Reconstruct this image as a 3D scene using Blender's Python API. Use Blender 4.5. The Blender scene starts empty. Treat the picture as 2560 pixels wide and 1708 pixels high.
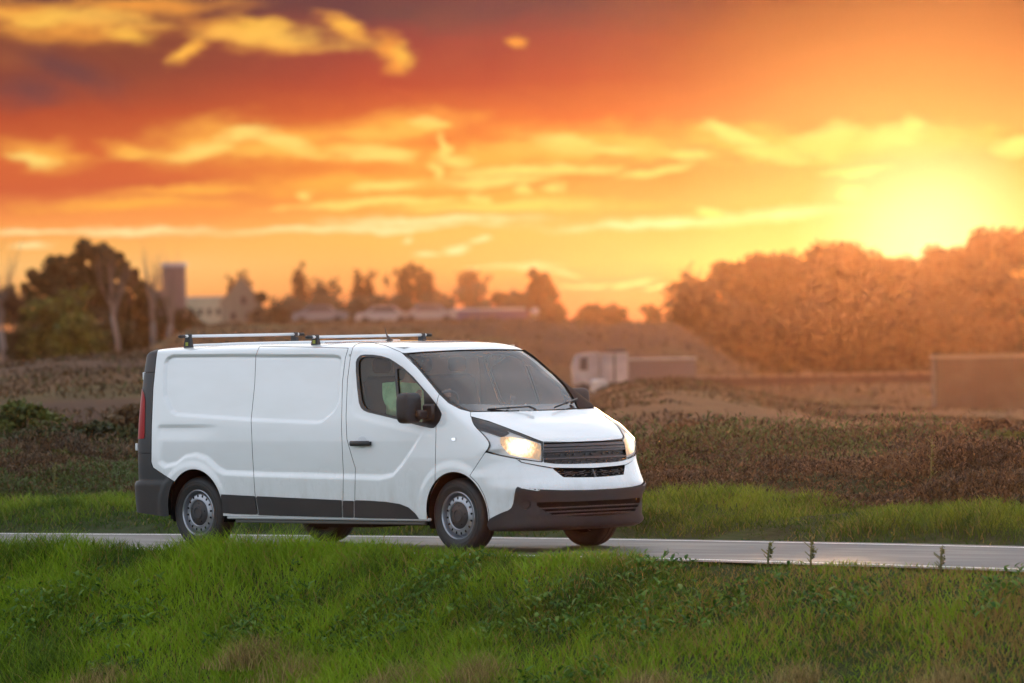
# White panel van on a country road at sunset
import bpy, math, random
import numpy as np
from mathutils import Vector, Matrix
random.seed(7); rng = np.random.default_rng(11)
scn = bpy.context.scene
DOMEK = 1.24
# ------------------------------------------------------------ camera
YAW, ROLL, PITCH = 0.77542, -0.01915, -0.00171
CAM = np.array([42.11852, -39.56198, 2.0087])
fw = np.array([-math.sin(YAW)*math.cos(PITCH), math.cos(YAW)*math.cos(PITCH), math.sin(PITCH)])
rh = np.cross(fw, [0, 0, 1]); rh /= np.linalg.norm(rh)
up = np.cross(rh, fw)
RR = rh*math.cos(ROLL) + up*math.sin(ROLL)
UU = -rh*math.sin(ROLL) + up*math.cos(ROLL)
cd = bpy.data.cameras.new('camera'); cam = bpy.data.objects.new('camera', cd); scn.collection.objects.link(cam)
cam.matrix_world = Matrix(((RR[0], UU[0], -fw[0], CAM[0]), (RR[1], UU[1], -fw[1], CAM[1]), (RR[2], UU[2], -fw[2], CAM[2]), (0, 0, 0, 1)))
cd.sensor_width = 36; cd.lens = 36 * 15000 / 2560
cd.clip_start = 1; cd.clip_end = 20000
cd.dof.use_dof = True; cd.dof.focus_distance = 56.3; cd.dof.aperture_fstop = 2.8
scn.camera = cam
scn.view_settings.view_transform = 'Standard'; scn.view_settings.look = 'None'
scn.view_settings.exposure = 0; scn.view_settings.gamma = 1
FH = np.array([-math.sin(YAW), math.cos(YAW), 0]); RH = np.array([math.cos(YAW), math.sin(YAW), 0])
KK = 2560 / 2350
def at(u, v, b):
    """world point at distance b along the view for a place in the picture (2350 px wide)"""
    d = fw + RR*(u*KK-1280)/15000 - UU*(v*KK-854)/15000
    return CAM + d * (b / (d @ FH))
def ae(u, v):
    d = fw + RR*(u*KK-1280)/15000 - UU*(v*KK-854)/15000
    return (d @ RH) / (d @ FH), d[2] / (d @ FH)

def lin(c):
    return tuple(((x/255)/12.92 if x/255 <= .04045 else ((x/255+.055)/1.055)**2.4) for x in c)

# ------------------------------------------------------------ sky
class NT:
    """small helper to wire nodes"""
    def __init__(s, tree): s.t = tree
    def n(s, kind, ins=None, **kw):
        x = s.t.nodes.new(kind)
        for k, v in kw.items(): setattr(x, k, v)
        for k, v in (ins or {}).items():
            if isinstance(v, bpy.types.NodeSocket): s.t.links.new(v, x.inputs[k])
            else: x.inputs[k].default_value = v
        return x
    def m(s, op, a, b=0., c=0., clamp=False):
        x = s.n('ShaderNodeMath', {0: a, 1: b, 2: c}, operation=op); x.use_clamp = clamp
        return x.outputs[0]
    def v(s, op, a, b=None):
        x = s.n('ShaderNodeVectorMath', {0: a} if b is None else {0: a, 1: b}, operation=op)
        return x.outputs['Value'] if op in ('LENGTH', 'DOT_PRODUCT') else x.outputs[0]
    def mix(s, f, a, b):
        x = s.n('ShaderNodeMix', data_type='RGBA'); i = x.inputs
        for k, v in ((0, f), (6, a), (7, b)):
            if isinstance(v, bpy.types.NodeSocket): s.t.links.new(v, i[k])
            else: i[k].default_value = v if k == 0 else (*v[:3], 1)
        return x.outputs[2]
    def mr(s, x, a, b, c=0., d=1., kind='SMOOTHSTEP'):
        return s.n('ShaderNodeMapRange', {'Value': x, 'From Min': a, 'From Max': b, 'To Min': c, 'To Max': d}, interpolation_type=kind).outputs[0]
    def ramp(s, x, stops):
        r = s.n('ShaderNodeValToRGB', {0: x}); el = r.color_ramp.elements
        el[0].position = stops[0][0]; el[0].color = (*stops[0][1], 1)
        el[1].position = stops[-1][0]; el[1].color = (*stops[-1][1], 1)
        for p, c in stops[1:-1]:
            e = el.new(p); e.color = (*c, 1)
        return r.outputs[0]

SUN_AZ = ae(2130, 560)[0]; SUN_EL = .028
sun_dir = FH + RH*SUN_AZ; sun_dir = sun_dir/np.linalg.norm(sun_dir)*math.cos(SUN_EL); sun_dir[2] = math.sin(SUN_EL)
w = bpy.data.worlds.new('World'); scn.world = w; w.use_nodes = True
T = NT(w.node_tree)
for x in list(w.node_tree.nodes): w.node_tree.nodes.remove(x)
tc = T.n('ShaderNodeTexCoord').outputs['Generated']
fz = T.v('DOT_PRODUCT', tc, tuple(FH)); ax = T.v('DOT_PRODUCT', tc, tuple(RH)); ez = T.v('DOT_PRODUCT', tc, (0, 0, 1))
fzc = T.m('MAXIMUM', fz, .05)
# azimuth and elevation, in units of the 9.7 degree stretch of sky over the sunset
A = T.m('DIVIDE', T.m('DIVIDE', ax, fzc), 2350/15000*KK); E = T.m('DIVIDE', T.m('DIVIDE', ez, fzc), 2350/15000*KK)
def sk(u, v):
    a, e = ae(u, v); s = 2350/15000*KK
    return a/s, e/s
P0 = T.n('ShaderNodeCombineXYZ', {0: A, 1: E, 2: 0.}).outputs[0]
def noise(scale, detail, vec, rough=.5, mul=(1, 1, 1)):
    v2 = T.v('MULTIPLY', vec, mul)
    return T.n('ShaderNodeTexNoise', {'Vector': v2, 'Scale': scale, 'Detail': detail, 'Roughness': rough}).outputs
wob = T.v('MULTIPLY', T.v('SUBTRACT', noise(9, 3, P0, .55, (1, 2.6, 1))[1], (.5, .5, .5)), (.060, .020, 0))
wob2 = T.v('MULTIPLY', T.v('SUBTRACT', noise(34, 2, P0, .5, (1, 2.4, 1))[1], (.5, .5, .5)), (.024, .009, 0))
P = T.v('ADD', T.v('ADD', P0, wob), wob2)
sp = T.n('ShaderNodeSeparateXYZ', {0: P}).outputs
# three columns of the evening sky from horizon to high up
def col(stops):
    S = []
    for v, c in sorted(stops, key=lambda q: -q[0]):
        S.append((max(0, min(1, sk(1175, v)[1] / .42)), lin(c)))
    return T.ramp(T.m('DIVIDE', sp[1], .42), S)
cL = col([(760, (215, 130, 90)), (690, (247, 170, 95)), (600, (254, 200, 118)), (540, (254, 188, 100)), (480, (255, 160, 82)), (410, (220, 106, 64)), (330, (232, 115, 62)), (250, (205, 92, 58)), (150, (160, 84, 66)), (60, (160, 90, 66)), (-60, (120, 80, 82)), (-500, (105, 88, 105))])
cM = col([(760, (205, 120, 90)), (690, (235, 145, 88)), (600, (253, 184, 98)), (540, (255, 192, 96)), (480, (255, 178, 84)), (410, (255, 158, 66)), (330, (253, 146, 62)), (260, (240, 118, 60)), (190, (208, 84, 62)), (100, (180, 78, 72)), (20, (128, 78, 86)), (-60, (118, 76, 86)), (-500, (105, 88, 105))])
cR = col([(760, (214, 130, 84)), (690, (228, 145, 84)), (600, (252, 190, 100)), (540, (248, 180, 88)), (480, (246, 160, 68)), (410, (244, 142, 54)), (330, (240, 140, 58)), (260, (214, 112, 58)), (190, (196, 94, 54)), (100, (178, 82, 54)), (20, (160, 74, 56)), (-60, (142, 70, 62)), (-500, (110, 90, 105))])
base = T.mix(T.mr(A, sk(250, 0)[0], sk(950, 0)[0]), cL, cM)
base = T.mix(T.mr(A, sk(1250, 0)[0], sk(1900, 0)[0]), base, cR)
CH = [P]     # each blob waits for the one before it, so few values are alive at a time
def chain(val): CH[0] = T.n('ShaderNodeVectorMath', {0: val, 1: (0, 0, 1), 2: P}, operation='MULTIPLY_ADD').outputs[0]
def blob(cx, cy, rx, ry, rot=0):
    x, y = sk(cx, cy); s = 1/2350
    mp = T.n('ShaderNodeMapping', {'Vector': CH[0], 'Location': (x, y, 0), 'Rotation': (0, 0, math.radians(-rot)), 'Scale': (rx*s, ry*s, 1)}, vector_type='TEXTURE').outputs[0]
    return T.v('LENGTH', T.v('MULTIPLY', mp, (1, 1, 0)))
fine = noise(26, 4, P0, .6, (1, 3.2, 1))[0]
def layer(base, color, blobs, soft=.9, amount=1., grain=.8):
    dist = None
    for b in blobs:
        d = blob(*b)
        dist = d if dist is None else T.n('ShaderNodeMath', {0: dist, 1: d, 2: .35}, operation='SMOOTH_MIN').outputs[0]
        chain(dist)
    x = T.m('ADD', dist, T.m('MULTIPLY', T.m('SUBTRACT', fine, .5), grain))
    f = T.m('MULTIPLY', T.mr(x, 1.15, 1.15 - soft), amount)
    chain(f)
    return T.mix(f, base, lin(color))
# rot > 0 tips the right end down
base = layer(base, (118, 80, 84), [(900, 20, 300, 60, 8), (700, -10, 200, 40, 0), (150, 160, 190, 55, 25), (60, 210, 120, 60, 0), (1300, -20, 260, 40, 0)], 1.3, .75, .5)
base = layer(base, (190, 110, 72), [(30, 130, 90, 40, 0), (520, 70, 260, 50, 5), (860, 110, 120, 40, 25)], 1.2, .6)
# deepen the colours a little, more so high up
sat = T.m('MULTIPLY', T.mr(E, .10, .34, .96, .58, 'LINEAR'), T.mr(A, -.05, .42, 1., .60))
base = T.v('MULTIPLY', base, T.n('ShaderNodeCombineXYZ', {0: sat, 1: T.m('MULTIPLY', sat, .95), 2: sat}).outputs[0])
base = layer(base, (246, 160, 68), [(180, 60, 280, 55, 2), (300, 15, 330, 35, 0), (440, 120, 70, 28, -25), (560, 80, 170, 42, 10), (640, 100, 110, 28, 12), (775, 65, 80, 32, 25), (900, 120, 62, 45, 40), (905, 150, 32, 28, 0), (1190, 102, 34, 16, 30), (40, 30, 120, 50, 0)], 1.15, .9, 1.2)
base = layer(base, (252, 190, 78), [(300, 85, 70, 20, 8), (430, 125, 62, 20, -30), (590, 72, 120, 36, 12), (925, 125, 34, 36, 30), (90, 40, 90, 30, 0), (775, 62, 60, 24, 20)], 1.15, .85, 1.1)
base = layer(base, (255, 178, 76), [(90, 352, 130, 41, 12), (280, 345, 80, 26, 5), (470, 325, 190, 66, -8), (640, 330, 230, 57, -4), (900, 290, 230, 48, -3), (860, 345, 180, 44, 5), (1350, 330, 300, 63, 0), (1150, 370, 300, 48, 0), (1700, 320, 250, 48, 4), (2050, 330, 330, 54, -3), (820, 420, 330, 38, 0), (1000, 455, 420, 32, 0), (450, 435, 240, 20, -3), (300, 470, 300, 26, 0)], 1.15, .9)
base = layer(base, (255, 222, 118), [(70, 362, 70, 18, 12), (450, 345, 85, 26, -10), (560, 305, 90, 21, -6), (660, 330, 110, 20, 14), (860, 350, 115, 21, 6), (985, 283, 55, 16, 6), (1020, 345, 14, 54, -28), (1055, 375, 60, 16, 12), (1300, 330, 110, 29, 5), (1400, 345, 85, 16, -3), (1230, 396, 240, 12, 0), (1500, 392, 120, 13, -8), (1590, 352, 75, 15, 6), (1680, 305, 90, 21, 20), (1760, 345, 90, 20, 12), (1900, 318, 120, 35, -14), (2060, 312, 95, 35, -4), (2110, 290, 30, 32, 80), (2330, 335, 70, 29, -8), (1965, 392, 120, 10, 0), (1120, 415, 160, 13, 0), (1000, 395, 22, 26, 30), (890, 425, 95, 15, -4), (710, 442, 28, 13, 0), (1090, 448, 35, 15, 12), (1200, 435, 30, 12, 10), (1270, 434, 30, 10, 0), (850, 462, 260, 12, -2), (1150, 470, 260, 15, 0), (1630, 485, 40, 13, 10), (1950, 438, 50, 26, 0)], .9, .85)
base = layer(base, (255, 200, 92), [(650, 345, 260, 22, -3), (1250, 345, 260, 26, 2), (1480, 330, 150, 26, 10), (1850, 335, 260, 36, -4), (880, 300, 200, 20, -4), (350, 355, 150, 18, 0), (640, 90, 240, 34, 6), (200, 45, 240, 36, 4), (1200, 470, 420, 22, 0), (1700, 500, 380, 22, -2)], 1.15, .55, 1.6)
base = layer(base, (255, 236, 168), [(820, 524, 420, 13, 0), (300, 527, 250, 12, 0), (80, 532, 160, 10, 0), (1010, 505, 300, 15, 0), (1500, 510, 320, 16, -2), (1800, 490, 180, 20, -3), (1095, 556, 40, 9, 0), (940, 553, 18, 9, 0), (1040, 575, 45, 9, -8), (980, 585, 40, 9, 0), (90, 562, 60, 9, 0)], 1.0, .8)
base = layer(base, (255, 212, 140), [(1200, 608, 100, 8, 3), (1300, 628, 50, 7, 14), (1345, 659, 60, 7, 0), (1455, 656, 55, 6, -6), (1505, 666, 22, 5, 0), (1110, 612, 60, 5, 0)], .8, .9, .5)
# glow round the sun, which sits just behind the treetops
gx, gy = sk(2130, 545)
gd = T.v('LENGTH', T.v('MULTIPLY', T.v('SUBTRACT', P0, (gx, gy, 0)), (1, 1.12, 0)))
base = T.mix(T.m('MULTIPLY', T.mr(gd, .36, .0), .50), base, lin((255, 206, 104)))
base = T.mix(T.m('MULTIPLY', T.mr(gd, .14, .0), .88), base, lin((255, 243, 178)))
# the rest of the dome: pale overcast mixed over the physical sky, shaped to light the van
sky = T.n('ShaderNodeTexSky', sky_type='NISHITA', sun_disc=False)
sky.sun_elevation = math.radians(12); sky.sun_rotation = math.atan2(sun_dir[0], sun_dir[1])
sky.air_density = 1.0; sky.dust_density = 3.0; sky.ozone_density = 1.5
skyc = T.v('MULTIPLY', sky.outputs[0], (.085, .085, .085))
cl = T.n('ShaderNodeTexNoise', {'Vector': T.v('MULTIPLY', tc, (1, 1, 2.6)), 'Scale': 2.3, 'Detail': 5., 'Roughness': .55}).outputs[0]
grey = T.mix(T.mr(cl, .35, .7), lin((196, 206, 220)), lin((246, 249, 255)))
dome = T.mix(.86, skyc, grey)
lift = T.mr(ez, .02, .75, DOMEK*1.42, DOMEK*1.18)       # brighter low down to light the van's sides, less overhead
dome = T.v('MULTIPLY', dome, T.n('ShaderNodeCombineXYZ', {0: lift, 1: lift, 2: lift}).outputs[0])
dome = T.mix(T.mr(ez, -.01, -.06), dome, (.05, .055, .04))
ang = T.m('SQRT', T.m('ADD', T.m('POWER', A, 2.), T.m('POWER', T.m('MULTIPLY', E, 1.3), 2.)))
near = T.m('MULTIPLY', T.mr(ang, 1.9, .72), T.m('GREATER_THAN', fz, .3))
bg1 = T.n('ShaderNodeBackground', {'Color': dome, 'Strength': 1.}); bg2 = T.n('ShaderNodeBackground', {'Color': base, 'Strength': 1.})
out = T.n('ShaderNodeOutputWorld', {'Surface': T.n('ShaderNodeMixShader', {0: near, 1: bg1.outputs[0], 2: bg2.outputs[0]}).outputs[0]})
sl = bpy.data.lights.new('sun', 'SUN'); sun = bpy.data.objects.new('sun', sl); scn.collection.objects.link(sun)
sl.energy = 1.1; sl.angle = math.radians(4); sl.color = (1, .60, .30)
sun.rotation_euler = Vector(sun_dir).to_track_quat('Z', 'Y').to_euler()
HAZE = 0.00008
# ---- body surface of the van, van frame: x forward, y left, z up (metres) ----
def hermite(P, n, closed=False):
    """smooth curve through the rows of P, n samples per span"""
    P = np.asarray(P, float)
    d = np.maximum(np.linalg.norm(np.diff(P[:, :2], axis=0), axis=1), 1e-6)
    t = np.r_[0, np.cumsum(d)]
    m = np.zeros_like(P)
    s = np.diff(P, axis=0) / d[:, None]
    m[0] = s[0]; m[-1] = s[-1]
    for i in range(1, len(P) - 1):
        m[i] = (s[i - 1] * d[i] + s[i] * d[i - 1]) / (d[i] + d[i - 1])
    out = []
    for i in range(len(P) - 1):
        u = np.linspace(0, 1, n, endpoint=(i == len(P) - 2))[:, None]
        h = d[i]
        out.append((2*u**3-3*u**2+1)*P[i] + (u**3-2*u**2+u)*h*m[i] + (-2*u**3+3*u**2)*P[i+1] + (u**3-u**2)*h*m[i+1])
    return np.vstack(out)

WT = hermite([[.0, .925], [.3, .945], [.5, .962], [.7, .974], [.9, .975], [1.1, .964], [1.3, .941], [1.5, .910], [1.7, .872], [1.82, .846], [1.95, .815]], 12)
def Wf(z): return np.interp(z, WT[:, 0], WT[:, 1])

def sdist(poly, X, Y):
    """signed distance to a closed polygon, negative inside"""
    poly = np.asarray(poly, float)
    d2 = np.full(X.shape, 1e9); ins = np.zeros(X.shape, bool)
    n = len(poly)
    for i in range(n):
        a, b = poly[i], poly[(i + 1) % n]
        e = b - a
        wx, wy = X - a[0], Y - a[1]
        t = np.clip((wx*e[0] + wy*e[1]) / max(e @ e, 1e-12), 0, 1)
        d2 = np.minimum(d2, (wx - e[0]*t)**2 + (wy - e[1]*t)**2)
        c = ((a[1] > Y) != (b[1] > Y))
        if abs(e[1]) > 1e-12:
            ins ^= c & (X < a[0] + (Y - a[1]) * e[0] / e[1])
    return np.where(ins, -1, 1) * np.sqrt(d2)

def sstep(a, b, x):
    t = np.clip((x - a) / (b - a), 0, 1)
    return t * t * (3 - 2 * t)

# stations: centre x, z, edge x, z, exponent (roof rear ... chin)
ST = [
 [-.93, 1.905, -.93, 1.855, 3.0], [-.5, 1.930, -.5, 1.855, 3.0], [.2, 1.940, .2, 1.855, 3.0], [1.0, 1.943, 1.0, 1.855, 3.0], [2.0, 1.938, 2.0, 1.835, 3.2], [2.40, 1.928, 2.33, 1.785, 3.4],
 [2.75, 1.886, 2.58, 1.735, 3.5], [3.20, 1.608, 2.95, 1.52, 3.2], [3.66, 1.290, 3.36, 1.245, 3.6], [3.78, 1.232, 3.50, 1.165, 3.4], [4.00, 1.150, 3.66, 1.045, 3.1],
 [4.16, 1.075, 3.735, .95, 2.8], [4.25, 1.015, 3.76, .905, 2.7], [4.285, .96, 3.765, .87, 2.5], [4.30, .89, 3.77, .83, 2.42],
 [4.31, .82, 3.77, .79, 2.4], [4.34, .75, 3.77, .74, 2.4], [4.375, .68, 3.765, .68, 2.42], [4.41, .60, 3.75, .60, 2.6],
 [4.41, .45, 3.75, .45, 2.48], [4.405, .32, 3.75, .31, 2.5], [4.38, .235, 3.74, .235, 2.6], [4.28, .19, 3.70, .20, 2.6]]
SC = hermite(ST, 22)
# finer along t where spans are long: resample to even arc length of the centre line
_l = np.r_[0, np.cumsum(np.linalg.norm(np.diff(SC[:, :2], axis=0), axis=1) + .5*np.linalg.norm(np.diff(SC[:, 2:4], axis=0), axis=1))]
_n = int(_l[-1] / .0125)
SC = np.stack([np.interp(np.linspace(0, _l[-1], _n), _l, SC[:, k]) for k in range(5)], 1)
ELINE = SC[:, 2:4]

RECESS = [(-.44, 1.50), (-.485, 1.76), (-.46, 1.815), (-.38, 1.835), (1.0, 1.822), (1.85, 1.808), (1.93, 1.79), (1.965, 1.72), (1.985, 1.40), (1.93, 1.30), (1.78, 1.205), (1.70, 1.195), (.85, 1.222), (-.24, 1.275), (-.32, 1.31), (-.43, 1.45)]
LOWLINE = np.array([(-.5, 1.15), (-.47, .82), (-.38, .775), (-.22, .80), (-.10, .865), (.05, .885), (.20, .85), (.36, .745), (.45, .715), (1.0, .70), (2.0, .685), (2.55, .675), (2.72, .70), (2.85, .80), (3.0, .95), (3.16, 1.14), (3.16, 1.45), (-.5, 1.45)])
def side_disp(x, z):
    d = sdist(RECESS, x, z)
    D = .020 * sstep(.009, -.011, d)
    D = D + .014 * np.exp(-((d + .010) / .008) ** 2) * sstep(1.74, 1.79, z)
    r = sdist(LOWLINE, x, z)
    fade = np.clip((1.22 - z) / .50, 0, 1)
    D = D + .024 * sstep(.010, -.028, r) * (fade * sstep(-.5, -.40, x) )
    # shallow shelf line behind the loading door
    D = D + .010 * sstep(1.175, 1.155, z) * sstep(1.02, 1.13, z) * sstep(.45, -.1, x) * sstep(-.50, -.46, x)
    # window shoulder in the door
    for cx in (0.0, 3.5):
        rr = np.hypot(x - cx, z - .345)
        D = D - .010 * sstep(.50, .43, rr) * sstep(-.1, .2, z)
    sh = sdist([(2.15, 1.85), (2.12, 1.35), (2.20, 1.26), (2.38, 1.215), (3.30, 1.05), (3.5, 1.3), (2.6, 1.9)], x, z)
    D = D + .008 * sstep(.012, -.03, sh) * sstep(3.3, 3.1, x)
    return D

def rear_round(V, X0=-.58, XR=-.905, n=4.4):
    x, y, z = V[:, 0].copy(), V[:, 1].copy(), V[:, 2].copy()
    u = np.clip((X0 - x) / (X0 - XR), 0, 1)
    k = (1 - u ** n) ** (1 / n)
    V[:, 1] = y * k
    V[:, 2] = np.where(z > .3, .3 + (z - .3) * (1-.55*(1-k)*(k>.0)), z)
    # the bumper stands out a little
    V[:, 0] = x + (-.030) * sstep(.66, .60, z) * sstep(-.45, -.75, x)
    V[:, 1] = V[:, 1] * (1 + .010 * sstep(.66, .60, z) * sstep(-.30, -.45, x))
    return V

def tri(F4):
    return np.vstack([F4[:, [0, 1, 2]], F4[:, [0, 2, 3]]])

def grid_faces(nu, nv, base=0, flip=False):
    i, j = np.meshgrid(np.arange(nu - 1), np.arange(nv - 1), indexing='ij')
    a = (i * nv + j).ravel()
    q = np.stack([a, a + 1, a + nv + 1, a + nv], 1) + base
    return q[:, ::-1] if flip else q

def vnormals(V, F):
    n = np.cross(V[F[:, 1]] - V[F[:, 0]], V[F[:, 2]] - V[F[:, 0]])
    N = np.zeros_like(V)
    for k in range(3): np.add.at(N, F[:, k], n)
    l = np.linalg.norm(N, axis=1, keepdims=True); l[l == 0] = 1
    return N / l

def clip(V, N, F, s):
    """keep the part of the triangle mesh where the vertex field s is negative"""
    s = np.where(np.abs(s) < 1e-7, 1e-7, s)
    neg = s < 0
    c = neg[F].sum(1)
    out = [F[c == 3]]
    nV, nN = [V], [N]
    base = len(V); cache_a, cache_b = [], []
    def cut(a, b):
        nonlocal base
        t = (s[a] / (s[a] - s[b]))[:, None]
        nV.append(V[a] + (V[b] - V[a]) * t)
        n = N[a] + (N[b] - N[a]) * t
        nN.append(n)
        idx = np.arange(base, base + len(a)); base += len(a)
        return idx
    for cnt in (1, 2):
        G = F[c == cnt]
        if not len(G): continue
        lone = neg[G] if cnt == 1 else ~neg[G]
        r = lone.argmax(1)
        G = np.stack([G[np.arange(len(G)), (r + k) % 3] for k in range(3)], 1)
        p = cut(G[:, 0], G[:, 1]); q = cut(G[:, 0], G[:, 2])
        if cnt == 1: out.append(np.stack([G[:, 0], p, q], 1))
        else:
            out.append(np.stack([p, G[:, 1], G[:, 2]], 1)); out.append(np.stack([p, G[:, 2], q], 1))
    F2 = np.vstack(out); V2 = np.vstack(nV); N2 = np.vstack(nN)
    # weld and compact
    used = np.unique(F2)
    key = np.round(V2[used], 6)
    _, first, inv = np.unique(key, axis=0, return_index=True, return_inverse=True)
    mp = np.full(len(V2), -1); mp[used] = inv.ravel()
    F2 = mp[F2]
    F2 = F2[(F2[:, 0] != F2[:, 1]) & (F2[:, 1] != F2[:, 2]) & (F2[:, 0] != F2[:, 2])]
    V2 = V2[used][first]; N2 = N2[used][first]
    l = np.linalg.norm(N2, axis=1, keepdims=True); l[l == 0] = 1
    return V2, N2 / l, F2

def body_half():
    # side grid
    hx = .016
    xs = np.r_[-.925 + .345 * (1 - np.cos(np.linspace(0, np.pi/2, 34))) , np.arange(-.58 + hx, 3.80, hx)]
    zs = np.arange(.185, 1.89, .0145)
    X, Z = np.meshgrid(xs, zs, indexing='ij')
    D = side_disp(X, Z)
    Y = -(Wf(Z) - D)
    V = np.stack([X.ravel(), Y.ravel(), Z.ravel()], 1)
    F = tri(grid_faces(len(xs), len(zs)))
    poly = np.vstack([ELINE, [[3.70, .10], [-1.2, .10], [-1.2, 1.855]]])
    s = sdist(poly, V[:, 0], V[:, 2])
    s = np.where((V[:, 0] < -.5) & (V[:, 2] < 1.85), -1, s)
    V, N, F = clip(V, np.zeros_like(V), F, s)
    # ribbon
    m = 72
    w = np.sin(np.linspace(0, np.pi/2, m) ** 1.0)
    w = .35*np.linspace(0, 1, m) + .65*w
    w[-1] = 1
    n = SC[:, 4:5]
    sfac = (1 - w[None, :] ** n) ** (1 / n)
    xE, zE = SC[:, 2:3], SC[:, 3:4]; xP, zP = SC[:, 0:1], SC[:, 1:2]
    Xr = xE + (xP - xE) * sfac
    Zr = zE + (zP - zE) * sfac
    yE = Wf(zE)
    slope = (Wf(zE + .01) - Wf(zE - .01)) / .02
    fr = sstep(1.0, 1.3, zE)
    d0 = side_disp(xE.ravel(), zE.ravel())[:, None]
    Yr = -((yE - d0) * w[None, :] + fr * slope * (Zr - zE) * w[None, :] ** 5)
    Vr = np.stack([Xr.ravel(), Yr.ravel(), Zr.ravel()], 1)
    Fr = tri(grid_faces(len(SC), m, flip=False))
    Vr_n = vnormals(Vr, Fr)
    if (Vr_n[:, 2] * 1).mean() < 0: Fr = Fr[:, ::-1]
    Ns = vnormals(V, F)
    if Ns[:, 1].mean() > 0: F = F[:, ::-1]
    parts = []
    off = len(V)
    V = np.vstack([V, Vr]); F = np.vstack([F, Fr + off])
    V = rear_round(V)
    N = vnormals(V, F)
    # smooth normals over the seam between the two sheets
    seam_r = off + np.arange(len(SC)) * m + (m - 1)
    for i0 in range(0, len(seam_r), 40):
        q = seam_r[i0:i0+40]
        j = ((V[q][:, None] - V[None, :off]) ** 2).sum(-1).argmin(1)
        N[q] = N[j]
    return V, N, F, off

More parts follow.
